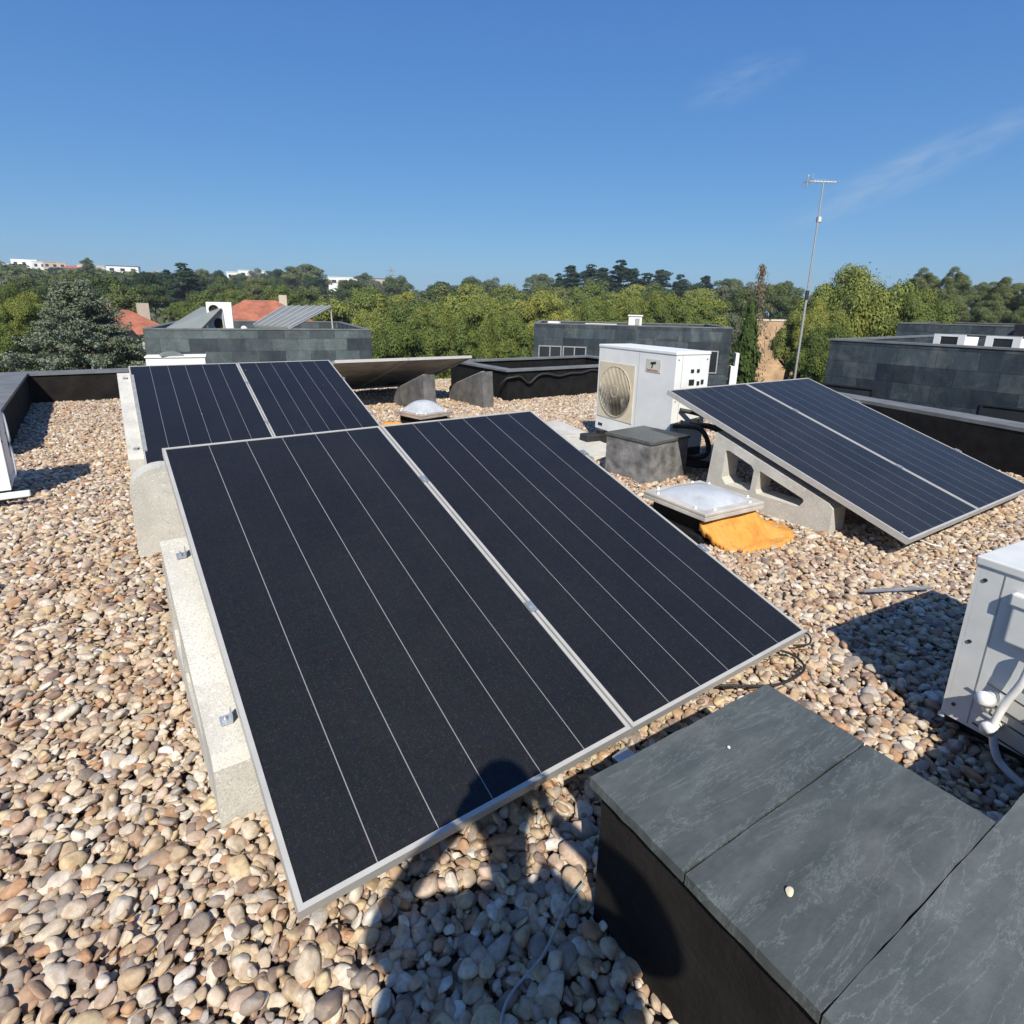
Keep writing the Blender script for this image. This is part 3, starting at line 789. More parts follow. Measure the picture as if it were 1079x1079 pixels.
for xx in (.12, .68): ft.box(xx-.03, xx+.03, -.03, .39, -.03, -.001, .004)
ft.box(-.004, W2+.004, -.004, .012, -.012, .0); ft.box(-.004, W2+.004, .348, .364, -.012, .0)
ft.build('foot_rail', M['ac_grey'], ac2)
for i, (xx, lab) in enumerate(((.12, 'dark block under the hidden end of the right edge air conditioner'), (.68, 'dark block under the valve end of the right edge air conditioner'))):
    o = MB().box(-.05, .05, -.02, .38, -.08, -.031, .006).build('foot_block', M['black']); o.matrix_world = Matrix.Translation(ac2.location) @ Matrix.Rotation(ang, 4, 'Z') @ Matrix.Translation((xx, 0, 0)); tag(o, lab, 'foot block', 'blocks under the right edge air conditioner')
o = MB().box(-.32, .05, -.006, .006, 0, .014, .002).build('metal_strip', M['steel']); o.location = (3.24, .97, .028); o.rotation_euler = (0, 0, R(-28))
tag(o, 'thin grey metal strip on the gravel behind the right edge air conditioner', 'metal strip')

# --- the one cut by the left edge
ac3 = ac_unit(.80, .66, .36, 'small white air conditioner cut off by the left edge of the photo', (.28, .30, .22), False, 'ac_white')
ac3.location = (-1.37, 5.0, .10); ac3.rotation_euler = (0, 0, R(1))
ft = MB(); ft.box(-.06, .90, -.075, -.03, -.045, -.005, .008, 3); ft.box(.1, .16, -.03, .40, -.04, -.001); ft.box(.64, .70, -.03, .40, -.04, -.001)
ft.build('foot_rail', M['ac_white'], ac3)
hd = MB().tube(smooth_path([(.812, .05, .50), (.835, .06, .48), (.835, .06, .12), (.812, .05, .08)]), .009, 8); hd.build('handle', M['ac_white'], ac3, True)
for i, xx in enumerate((-1.27, -.73)):
    o = MB().box(xx-.05, xx+.05, 4.90, 5.42, -.01, .055, .006).build('foot_block', M['black']); tag(o, ('dark block under the hidden end of the left edge air conditioner', 'dark block under the right end of the left edge air conditioner')[i], 'foot block', 'blocks under the left edge air conditioner')

# ------------------------------------------------------------------ loose wires
def wire(P, r, mat, name, lab, cat, group=None):
    tag(MB().tube(smooth_path(P, 8), r, 6).build(name, mat, None, True), lab, cat, group)
wire([(.38, .52, .030), (.475, .657, .034), (.60, .69, .042), (.70, .74, .035), (.775, .757, .045)], .0032, M['alu_dull'], 'wire', 'thin grey wire on the shaded gravel left of the slate topped box', 'wire')
wire([(1.66, 1.10, .03), (1.74, 1.03, .035), (1.90, .94, .03), (2.06, .93, .034), (2.13, 1.0, .03), (2.10, 1.08, .035), (2.0, 1.10, .06)], .005, M['rubber'], 'cable', 'black cable looping on the gravel below the right corner of the front panels', 'cable')
wire([(2.20, 1.05, .03), (2.27, 1.02, .03), (2.33, 1.06, .034), (2.30, 1.12, .03)], .004, M['rubber'], 'cable', 'short black cable end at the right corner of the front panels', 'cable')
wire([(4.1, 1.38, .16), (4.0, 1.32, .05), (3.95, 1.20, .035), (3.98, 1.14, .03)], .005, M['pipewhite'], 'cable', 'pale cable hanging below the near edge of the right hand panels', 'cable')

# ================================================================== NEIGHBOURING ROOF VOLUMES
def roof_volume(fp, z1, label, z0=-7, name='building', clad='cladding_dark'):
    t = empty(name, (fp[0][0], fp[0][1], z0), 0, label, 'building')
    L = [(x-fp[0][0], y-fp[0][1]) for x, y in fp]
    MB().prism(L, 0, z1-z0-.36).build('wall', M[clad], t)
    cx = sum(p[0] for p in L)/len(L); cy = sum(p[1] for p in L)/len(L)
    sh = lambda p, k: (cx+(p[0]-cx)*k, cy+(p[1]-cy)*k)
    # upstand round the roof: ring
    w = MB(); n = len(L)
    inn = [sh(p, .95) for p in L]
    for i in range(n):
        j = (i+1) % n; a, b, c, d = L[i], L[j], inn[j], inn[i]
        w.prism([a, b, c, d], z1-z0-.359, z1-z0-.03)
    w.build('parapet', M[clad], t)
    w = MB(); out = [sh(p, 1.004) for p in L]; inn2 = [sh(p, .946) for p in L]
    for i in range(n):
        j = (i+1) % n; w.prism([out[i], out[j], inn2[j], inn2[i]], z1-z0-.029, z1-z0)
    w.build('coping', M['coping'], t)
    return t, L
def wall_window(t, A, B, u0, u1, z0, z1, z_base, name='window', split=1, frame='white'):
    """a window lying in the wall A->B (footprint coordinates), from u0 to u1 metres, z in world"""
    A, B = Vector((*A, 0)), Vector((*B, 0)); d = (B-A).normalized(); nrm = Vector((d.y, -d.x, 0))
    Mx = Matrix(((d.x, -nrm.x, 0, A.x), (d.y, -nrm.y, 0, A.y), (0, 0, 1, -z_base), (0, 0, 0, 1)))
    f = MB(); tk = .03
    def bx(*a): f.box(*a, M=Mx)
    bx(u0, u0+tk, -.03, .02, z0, z1); bx(u1-tk, u1, -.03, .02, z0, z1); bx(u0+tk, u1-tk, -.03, .02, z0, z0+tk); bx(u0+tk, u1-tk, -.03, .02, z1-tk, z1)
    for k in range(1, split):
        x = u0+(u1-u0)*k/split; bx(x-tk/2, x+tk/2, -.028, .02, z0+tk, z1-tk)
    w = f.build(name, M[frame], t)
    MB().box(u0+tk*.5, u1-tk*.5, -.012, -.004, z0+tk*.5, z1-tk*.5, M=Mx).build('pane', M['window'], w)
    return w
# left neighbour
nl, L = roof_volume([(1.03, 15.98), (6.02, 14.83), (7.6, 21.6), (2.6, 22.8)], .735, 'long slate clad roof block at the left carrying a white box and tilted collectors', clad='cladding')
t = empty('white_ledge', (.92, 14.70, -.2), R(-10), 'low white wall in front of the slate clad block at the left', 'ledge')
MB().box(0, 1.12, 0, .5, -6.6, .37).build('wall', M['white'], t); MB().box(-.02, 1.14, -.02, .52, .371, .40).build('coping', M['white'], t)
o = MB(); 
for i in range(9): pass
b = MB(); 
for k in range(10):
    a0, a1 = math.pi*k/10, math.pi*(k+1)/10
    b.bm.faces.new([b.bm.verts.new(p) for p in ((.22*math.cos(a0), 0, .075*math.sin(a0)), (.22*math.cos(a1), 0, .075*math.sin(a1)), (.22*math.cos(a1), .4, .075*math.sin(a1)), (.22*math.cos(a0), .4, .075*math.sin(a0)))])
b.bm.faces.new([b.bm.verts.new((.22*math.cos(math.pi*k/10), 0, .075*math.sin(math.pi*k/10))) for k in range(11)])
o = b.build('roof_dome', M['graypanel']); o.location = (1.42, 14.60, .203); tag(o, 'small grey arched hood standing on the low white wall', 'roof hood')
# the white fan box on it
hb = empty('heat_pump', (2.44, 16.35, .40), R(-13), 'tall white box with a round black fan opening on the left slate clad block', 'heat pump')
ring = [(.16+.115*math.cos(2*math.pi*i/28), .76+.115*math.sin(2*math.pi*i/28)) for i in range(28)]
ring2 = [(.24+.11*math.cos(2*math.pi*i/28), .42+.14*math.sin(2*math.pi*i/28)) for i in range(28)]
b = MB().poly([(0, 0), (.56, 0), (.56, .94), (0, .94)], [ring[::-1], ring2[::-1]], 'y', 0, .02)
b.box(0, .56, .3, .32, 0, .94); b.box(0, .02, .0205, .2995, 0, .94); b.box(.54, .56, .0205, .2995, 0, .94); b.box(.0205, .5395, .0205, .2995, .92, .94)
b.build('casing', M['white'], hb); MB().box(.03, .53, .08, .10, .02, .91).build('coil', M['black'], hb)
for cx, cz in ((.16, .76), (.24, .42)):
    g_ = MB(); torus_ring(g_, (cx, -.01, cz), .10, .006, n=24); torus_ring(g_, (cx, -.014, cz), .05, .005, n=24); g_.tube([(cx-.1, -.012, cz), (cx+.1, -.012, cz)], .005, 5); g_.build('fan_guard', M['dark_metal'], hb)
def tilted_panel(P0, P1, P2, P3, name, lab, cat, mat, stripes=0, th=.06):
    """low left, low right, high right, high left in world coordinates"""
    P = [Vector(p) for p in (P0, P1, P2, P3)]; o = P[0].copy(); P = [p-o for p in P]
    t = empty(name, o, 0, lab, cat); nrm = (P[1]-P[0]).cross(P[3]-P[0]).normalized()
    b = MB(); A = [b.bm.verts.new(p) for p in P]; B = [b.bm.verts.new(p-nrm*th) for p in P]
    b.bm.faces.new(A); b.bm.faces.new(B[::-1])
    for i in range(4): b.bm.faces.new((A[i], B[i], B[(i+1) % 4], A[(i+1) % 4]))
    b.build('collector', M[mat], t)
    if stripes:
        s = MB()
        for k in range(stripes+1):
            u = k/stripes; s.tube([P[0].lerp(P[1], u)+nrm*.012, P[3].lerp(P[2], u)+nrm*.012], .017, 6)
        s.build('profile', M['alu'], t)
    for q in (P[2], P[3]):
        l = MB().cyl(q-nrm*.05, (q.x+.03, q.y-.02, .42-o.z), .022, n=8); l.build('leg', M['alu'], t)
    s = MB().tube([P[1]-nrm*.03, P[2]-nrm*.03], .03, 6); s.build('edge_rail', M['dark_metal' if not stripes else 'alu'], t)
    return t
tilted_panel((3.46, 16.2, .80), (4.12, 15.45, .76), (5.74, 17.06, 1.30), (4.72, 18.0, 1.27), 'solar_collector', 'grey tilted collector with pale parallel stripes on the left slate clad block', 'collector', 'graypanel', 6)
tilted_panel((1.50, 16.45, .70), (2.12, 15.75, .66), (2.75, 16.25, 1.20), (2.45, 17.1, 1.22), 'solar_collector', 'plain grey tilted collector left of the white fan box', 'collector', 'graypanel', 0)
for i, (x, y, s) in enumerate(((3.3, 16.6, .12), (3.6, 16.9, .09), (3.9, 16.8, .10))):
    b = MB().cyl((0, 0, 0), (0, 0, s*2.4), s*.5, n=12); b.cyl((0, 0, s*2.4), (0, 0, s*3), s*.8, s*.3, n=12)
    o = b.build('vent_pipe', M['white'], None); o.location = (x, y, .40); tag(o, ('short white vent pipe beside the white fan box', 'white vent pipe in the middle of three behind the left slate parapet', 'white vent pipe nearest the striped collector')[i], 'vent pipe', 'small vent pipes on the left block')
# middle neighbour
P1, P2, P3 = (10.94, 14.29), (12.9, 12.0), (14.84, 10.19)
nm_, L = roof_volume([P1, P2, P3, (17.4, 12.9), (13.4, 17.2)], .925, 'low dark slate clad building with narrow windows behind the big air conditioner')
for (A_, B_, u0, u1, sp_, z0) in ((0, 1, .16, .86, 2, -.7), (0, 1, .90, 1.60, 2, -.7), (1, 2, .35, .75, 2, -.5), (1, 2, 2.02, 2.34, 1, -.37)):
    wall_window(nm_, L[A_], L[B_], u0, u1, z0, .27, -7, split=sp_, frame='alu_dull')
ch = empty('chimney', (13.45, 12.60, .55), R(-45), 'small white chimney box on the roof behind the big air conditioner', 'chimney')
MB().box(-.19, .19, -.16, .16, 0, .62).build('stack', M['white'], ch); MB().box(-.22, .22, -.19, .19, .621, .655).build('cap', M['white'], ch); MB().box(-.005, .13, -.168, -.1605, .10, .56).build('vent_grille', M['alu_dull'], ch)
o = MB().box(0, .36, 0, .3, 0, .40, .01).build('roof_box', M['white']); o.location = (11.5, 14.35, .56); o.rotation_euler = (0, 0, R(-48)); tag(o, 'low white box peeking over the left end of the middle slate clad building', 'roof box')
o = MB().box(0, .95, 0, .3, 0, .37, .01).build('roof_box', M['cream']); o.location = (12.35, 13.6, .56); o.rotation_euler = (0, 0, R(-48)); tag(o, 'long low pale box peeking over the middle slate clad building left of the chimney', 'roof box')
wl = empty('white_wall', (14.95, 10.05, -7), R(-45), 'narrow stepped white wall at the right end of the middle slate clad building', 'wall')
b = MB().box(0, .09, 0, .3, 0, 7.22); b.box(-.10, -.001, 0, .3, 0, 6.85); b.build('wall', M['white'], wl)
# right neighbour
nr, L = roof_volume([(11.60, 5.80), (11.74, -3.5), (19.5, -3.4), (19.4, 6.3)], .895, 'big dark slate clad block at the right edge behind the dark parapet')
for (u0, u1, z1, z0) in ((.02, .93, .05, -.8), (2.55, 3.9, .0, -.9), (5.6, 6.9, .0, -.9)):
    wall_window(nr, L[0], L[1], u0, u1, z0, z1, -7, split=1, frame='black')
for (x, y, lab) in ((13.4, 4.72, 'left one of two white framed rooflights on the right slate clad block'), (13.5, 3.92, 'right one of two white framed rooflights on the right slate clad block')):
    s = empty('rooflight', (x, y, .53), R(-8), lab, 'rooflight', 'white rooflights on the right block')
    MB().box(.031, .5, -.52, 0, 0, .45).build('curb', M['white'], s)
    MB().poly([(-.53, .0), (.01, .0), (.01, .49), (-.53, .49)], [[(-.41, .30), (-.41, .45), (-.11, .45), (-.11, .30)]], 'x', 0, .03).build('frame', M['white'], s)
    MB().box(.012, .022, -.42, -.10, .29, .46).build('pane', M['window'], s)
o, _ = roof_volume([(23.3, 9.4), (24.6, 3.0), (33, 4.5), (31.5, 11)], 1.10, 'farther dark roof visible just above the right slate clad block')
o2 = MB().box(-.25, .25, -.25, .25, 0, .66, .02).build('chimney', M['black']); o2.location = (23.6, 5.9, .5); tag(o2, 'black chimney on the farther dark roof near the right edge', 'chimney')

# ------------------------------------------------------------------ antenna
an = empty('antenna_mast', (17.5, 9.65, -7), R(20), 'tall thin aerial mast with a small yagi antenna on top, rising against the sky', 'antenna')
MB().cyl((0, 0, 0), (0, 0, 8.9), .038, .034, 12).build('lower_pole', M['alu_dull'], an)
MB().cyl((0, 0, 8.9), (0, 0, 11.95), .026, .020, 10).build('upper_pole', M['alu_dull'], an)
MB().cyl((0, 0, 8.75), (0, 0, 9.0), .055, n=12).build('collar', M['dark_metal'], an)
u = Vector((math.cos(R(-50)), math.sin(R(-50)), 0)); w = Vector((-u.y, u.x, 0)); Z = Vector((0, 0, 1))
b = MB().cyl(-u*.45+Z*11.93, u*.38+Z*11.93, .016, n=8)
for i in range(9):
    c = -u*.43+u*(.78*i/8)+Z*11.93; h = .27-.012*i; b.cyl(c-w*h, c+w*h, .007, n=6); b.cyl(c-Z*.001, c+Z*(.02), .007, n=6)
b.build('yagi_boom', M['white'], an)
b = MB()
for s in (-1, 1):
    for k in range(4): b.cyl(-u*.47+Z*(11.93+s*.04*k)-w*.26, -u*.47+Z*(11.93+s*.04*k)+w*.26, .006, n=6)
b.cyl(-u*.47+Z*11.79, -u*.47+Z*12.09, .01, n=6); b.build('reflector', M['white'], an)
MB().box(.04, .20, -.06, .06, 10.88, 11.02, .01).build('amplifier_box', M['white'], an)
b = MB().tube(smooth_path([(.03, 0, 11.9), (.09, .02, 11.4), (.05, 0, 10.95)]), .008, 6); b.tube(smooth_path([(.04, 0, 10.9), (.10, 0, 10.0), (.06, 0, 9.0)]), .007, 6); b.build('coax', M['white'], an)

# ------------------------------------------------------------------ houses farther off
def house(x, y, ztop, w, d, h, rz, wall, roof, lab, hip=None, nwin=3):
    """ztop: ridge or parapet height in world"""
    zb = terrain_z(x, y)-1.0
    H = ztop-zb
    t = empty('house', (x, y, zb), rz, lab, 'house')
    if hip:
        MB().box(-w/2, w/2, -d/2, d/2, 0, H-hip).build('wall', M[wall], t)
        b = MB(); e = .4; k = min(w, d)*.45
        lo = [b.bm.verts.new(p) for p in ((-w/2-e, -d/2-e, H-hip), (w/2+e, -d/2-e, H-hip), (w/2+e, d/2+e, H-hip), (-w/2-e, d/2+e, H-hip))]
        r0, r1 = b.bm.verts.new((-w/2+k, 0, H)), b.bm.verts.new((w/2-k, 0, H))
        for f in ((lo[0], lo[1], r1, r0), (lo[1], lo[2], r1), (lo[2], lo[3], r0, r1), (lo[3], lo[0], r0), lo[::-1]): b.bm.faces.new(f)
        rf = b.build('roof', M[roof], t)
        MB().box(w*.18, w*.18+.7, -.4, .3, H-hip*.8, H+.5).build('chimney', M['beige'], rf)
        hz = H-hip
    else:
        MB().box(-w/2, w/2, -d/2, d/2, 0, H-.3).build('wall', M[wall], t)
        MB().box(-w/2-.15, w/2+.15, -d/2-.15, d/2+.15, H-.299, H).build('roof', M[roof], t)
        hz = H-.3
    for k in range(nwin):
        u = -w/2+w*(k+.5)/nwin
        f = MB().box(u-w*.07, u+w*.07, -d/2-.06, -d/2-.001, hz-2.4, hz-1.0).build('window', M['window'], t)
        MB().box(u-w*.085, u+w*.085, -d/2-.10, -d/2-.061, hz-2.55, hz-2.41).build('sill', M['white'], f)
    return t
G_H = 'pale houses on the far hill'
for a in [(-32, 415, 18.0, 22, 10, 8, R(5), 'white', 'white', 'leftmost long white house on the far hill'),
          (-22, 426, 21.0, 11, 10, 9, R(-8), 'white', 'white', 'tall white house on the far hill near the left edge'),
          (-15.5, 421, 20.2, 9, 9, 9, R(10), 'white', 'white', 'lower white house on the far hill next to the tall white one'),
          (-9.5, 418, 20.2, 10, 9, 9, R(0), 'beige', 'beige', 'pinkish house on the far hill right of the white ones')]:
    house(*a)
house(-1.5, 412, 18.6, 12, 10, 8, R(0), 'beige', 'roofred', 'wide brownish house with a red roof on the far hill', 1.6)
house(6, 414, 19.4, 12, 9, 8, R(4), 'cream', 'cream', 'cream house on the far hill above the blue green spruce')
house(20, 380, 18.1, 14, 10, 8, R(-10), 'white', 'asphaltroof', 'broad white house with a dark flat roof on the far hill')
house(21.7, 232, 5.9, 5.5, 6, 6, R(-5), 'cream', 'white', 'small cream house among the trees, left of the cedar')
house(-40, 408, 16.6, 9, 7, 7, R(12), 'white', 'white', 'lower white house near the left edge of the far hill')
house(-26.5, 405, 15.9, 7, 7, 6, R(-4), 'cream', 'roofred', 'small red roofed cream house below the tall white house on the far hill', 1.4, 2)
house(-5, 402, 16.2, 8, 7, 6, R(3), 'beige', 'beige', 'small beige block below the wide brownish house on the far hill')
house(12.5, 400, 17.2, 7, 7, 6, R(-6), 'white', 'white', 'little white house just left of the broad white house on the far hill')
house(33, 372, 16.0, 6, 6, 5, R(-8), 'beige', 'roofred', 'tiny red roofed beige house right of the broad white house on the hill', 1.3, 2)
house(64, 326, 15.4, 9, 8, 7, R(-12), 'white', 'white', 'small white house on the ridge left of the striped collector')
house(71, 324, 16.4, 13, 8, 8, R(-12), 'white', 'white', 'white flat roofed house on the ridge above the red roof')
house(70, 240, 11.1, 5, 5, 5, R(-16), 'white', 'white', 'tiny white house on the ridge beside the big round tree')
house(103, 283, 13.4, 15, 8, 6, R(-20), 'white', 'white', 'long white house on the ridge above the pines')
house(110, 279, 13.9, 6, 7, 6, R(-20), 'white', 'white', 'small cubic white house on the ridge above the pines')
house(117, 278, 13.4, 10, 7, 6, R(-22), 'beige', 'asphaltroof', 'beige house with dark roof at the right end of the ridge houses')
house(2.55, 54.5, .62, 4.6, 6, 6, R(8), 'cream', 'roofred', 'red tiled house partly hidden behind the blue green spruce', 1.7, 2)
o = MB().box(-.38, .38, -.4, .4, 0, 8.9).build('chimney', M['brick']); o.location = (1.15, 49.5, -7.6); tag(o, 'stout brick chimney beside the blue green spruce', 'chimney')
house(13.6, 60, 1.55, 9.0, 7, 6, R(-14), 'cream', 'roofred', 'house with a bright red tiled roof behind the white fan box', 2.0, 3)
bw = empty('earth_wall', (51.2, 31.2, -7.5), R(-59), 'tall ochre wall glowing in the sun between the cypress and the big pine', 'wall')
b = MB()
for k in range(6): b.box(-2.6+k*.05, 2.8-k*.05, -.05+k*.08, 1.2, k*1.35, (k+1)*1.35-.001)
b.build('wall', M['brick'], bw); MB().box(-2.4, 2.6, .3, 1.25, 8.1, 8.25).build('coping', M['cream'], bw)
# pylon on the horizon
py = empty('pylon', (245, 547, terrain_z(245, 547)-2), 0, 'faint lattice pylon on the horizon left of the middle', 'pylon')
H = 36.5-py.location.z; b = MB()
for sx in (-1, 1):
    for sy in (-1, 1): b.cyl((sx*3, sy*3, 0), (sx*.6, sy*.6, H), .22, n=4)
for k in range(9):
    z0, z1 = H*k/9, H*(k+1)/9; w0, w1 = 3-2.4*k/9, 3-2.4*(k+1)/9
    b.cyl((-w0, -w0, z0), (w1, -w1, z1), .14, n=4); b.cyl((w0, -w0, z0), (-w1, -w1, z1), .14, n=4)
b.build('lattice', M['alu_dull'], py)
b = MB()
for z in (H*.78, H*.9): b.cyl((-5, 0, z), (5, 0, z), .25, n=4)
b.build('cross_arm', M['alu_dull'], py)

# ================================================================== TREES
def quads(name, C, Nn, S, mat, up=.0, aspect=1.0, parent=None):
    """many small leaf-clump faces: centres C, facing Nn, half sizes S"""
    n = len(C); Nn = Nn/np.maximum(1e-6, np.linalg.norm(Nn, axis=1))[:, None]
    r = RS.normal(size=(n, 3)); U = np.cross(Nn, r); U /= np.maximum(1e-6, np.linalg.norm(U, axis=1))[:, None]; V = np.cross(Nn, U)
    U = U*S[:, None]; V = V*(S*aspect)[:, None]
    k1 = RS.uniform(.5, 1.1, (n, 1)); k2 = RS.uniform(.5, 1.1, (n, 1))
    pts = np.stack([C-U*k1, C-V*k2, C+U, C+V], 1).reshape(-1, 3)
    me = bpy.data.meshes.new(name); me.vertices.add(4*n); me.vertices.foreach_set('co', pts.astype(np.float32).ravel())
    me.loops.add(4*n); me.loops.foreach_set('vertex_index', np.arange(4*n, dtype=np.int32))
    me.polygons.add(n); me.polygons.foreach_set('loop_start', np.arange(0, 4*n, 4, dtype=np.int32)); me.polygons.foreach_set('loop_total', np.full(n, 4, dtype=np.int32))
    me.update(calc_edges=True); me.materials.append(mat)
    return me
def sph(n):
    v = RS.normal(size=(n, 3)); return v/np.linalg.norm(v, axis=1)[:, None]
def puffs(centers, radii, per, leaf, flat=.8, mat=None, name='crown', aspect=1.0, shell=.35):
    Cs, Ns, Ss = [], [], []
    for c, r in zip(centers, radii):
        k = max(20, int(per*r*r)); d = sph(k); d[:, 2] = np.where(d[:, 2] < -.3, -d[:, 2], d[:, 2])
        rr = r*(1-shell*RS.rand(k)**1.6)*(1+.10*RS.normal(size=k))
        p = d*rr[:, None]; p[:, 2] *= flat
        Cs.append(np.array(c)+p); Ns.append(d+RS.normal(0, .28, (k, 3))); Ss.append(leaf*RS.uniform(.55, 1.35, k))
    return quads(name, np.concatenate(Cs), np.concatenate(Ns), np.concatenate(Ss), mat, aspect=aspect)
def crown_round(mat, npuff=46, top=.95, depth=1.25, pr=(.20, .36), per=2300, leaf=.030, seed=0, spire=0, inner=.45):
    """unit crown: radius 1, top at z=0, going down to -depth"""
    rs = np.random.RandomState(seed); cs, rad_ = [], []
    for i in range(npuff):
        a = rs.rand()*6.283; u = rs.rand()
        th = math.acos(1-1.55*u); rr = math.sin(th)*(1-.28*spire*0)
        z = math.cos(th)
        k = rs.uniform(.74, .92) if rs.rand() > inner*.5 else rs.uniform(.3, .6)
        x, y = rr*math.cos(a)*k, rr*math.sin(a)*k
        if spire: x *= (1-.35*max(0, z)); y *= (1-.35*max(0, z))
        cs.append((x, y, -depth*.5+z*depth*.5*k*1.05)); rad_.append(rs.uniform(*pr))
    for q in range(5): cs.append((rs.uniform(-.2, .2), rs.uniform(-.2, .2), -depth*(.34+.09*q))); rad_.append(.52)
    me = puffs(cs, rad_, per, leaf, .85, mat)
    co = np.empty(len(me.vertices)*3, np.float32); me.vertices.foreach_get('co', co); co = co.reshape(-1, 3)
    s = np.percentile(np.hypot(co[:, 0], co[:, 1]), 99); co[:, :2] /= s; co[:, 2] -= np.percentile(co[:, 2], 99.7)
    me.vertices.foreach_set('co', co.ravel()); return me
def crown_cone(mat, depth=2.6, npuff=60, seed=0, leaf=.045, per=2600):
    rs = np.random.RandomState(seed); cs, rr = [], []
    for i in range(npuff):
        f = rs.rand()**.7; a = rs.rand()*6.283; e = (.10+.85*f)*rs.uniform(.45, 1.0); k = rs.uniform(.16, .26)+.14*f*rs.rand()
        cs.append((e*math.cos(a), e*math.sin(a), -depth*f-.02)); rr.append(k)
    return puffs(cs, rr, per, leaf, .7, mat)
def crown_layers(mat, n=15, depth=3.2, seed=0, leaf=.075, per=1500, up=.1, gap=1.0):
    """cedar or spruce like: branches in tiers; radius 1 at the base, top at z=0"""
    rs = np.random.RandomState(seed); Cs, Ns, Ss = [], [], []
    for i in range(n):
        f = (i+.6)/n; z = -depth*f; rl = f**.75*rs.uniform(.75, 1.05)+.06
        nb = int(5+7*f)
        for b in range(nb):
            a = 6.283*b/nb+rs.rand()*.8; L = rl*rs.uniform(.65, 1.08)
            k = int(per*L*.16)+8; t = rs.rand(k)**.7; wid = .20*(1-t*.55)*L+.03
            x = t*L; s = rs.normal(0, .5, k)*wid; zz = z+up*x-.12*x*x*1.1+rs.normal(0, .030, k)-np.abs(s)*.25
            X = np.stack([x*math.cos(a)-s*math.sin(a), x*math.sin(a)+s*math.cos(a), zz], 1)
            Cs.append(X); nn = rs.normal(0, .6, (k, 3)); nn[:, 2] += 1; Ns.append(nn); Ss.append(leaf*rs.uniform(.5, 1.2, k))
    return quads('crown', np.concatenate(Cs), np.concatenate(Ns), np.concatenate(Ss), mat, aspect=.6)
def crown_column(mat, depth=8, seed=0, leaf=.13, n=5200, ragged=.2):
    rs = np.random.RandomState(seed); z = -depth*rs.rand(n); f = -z/depth
    env = np.minimum(1, .18+f*3.2)*(1-.25*np.maximum(0, f-.7)/.3)
    a = rs.rand(n)*6.283; r = env*np.sqrt(rs.rand(n))*(1+ragged*np.sin(z*6+a*3)+ragged*rs.normal(size=n)*.5)
    C = np.stack([r*np.cos(a), r*np.sin(a), z], 1); nn = np.stack([np.cos(a), np.sin(a), rs.rand(n)*.6], 1)+rs.normal(0, .5, (n, 3))
    return quads('crown', C, nn, leaf*rs.uniform(.5, 1.2, n), mat, aspect=1.8)
CR = {
 'pine': [crown_round(M['pine'], 44, depth=1.30, seed=s, pr=(.17, .30), per=7500, leaf=.025) for s in (1, 2, 3, 4)],
 'green': [crown_round(M['green'], 34, depth=1.5, seed=s, pr=(.2, .38), per=3400, leaf=.035) for s in (5, 6, 7)],
 'dark': [crown_round(M['dark'], 30, depth=1.9, seed=s, pr=(.2, .36), per=3200, leaf=.034, spire=1) for s in (8, 9)],
 'olive': [crown_round(M['olive'], 30, depth=1.6, seed=s, pr=(.18, .34), per=3200, leaf=.032) for s in (10, 11)],
 'broad': [crown_round(M['broad'], 46, depth=2.3, seed=s, pr=(.17, .30), per=4200, leaf=.030, spire=1) for s in (12, 13, 14)],
 'cedar': [crown_cone(M['cedar'], 3.0, 60, s) for s in (15, 16)],
 'pine_near': [crown_round(M['pine'], 70, depth=1.30, seed=s, pr=(.14, .26), per=26000, leaf=.0140) for s in (21, 22, 23)],
 'broad_near': [crown_round(M['broad'], 60, depth=2.3, seed=s, pr=(.15, .28), per=13000, leaf=.018, spire=1) for s in (24, 25)],
 'cypress': [crown_column(M['cypress'], 8, 17, .085, 14000)],
 'bare': [crown_column(M['barebr'], 9, 18, .055, 3800, .6)],
}
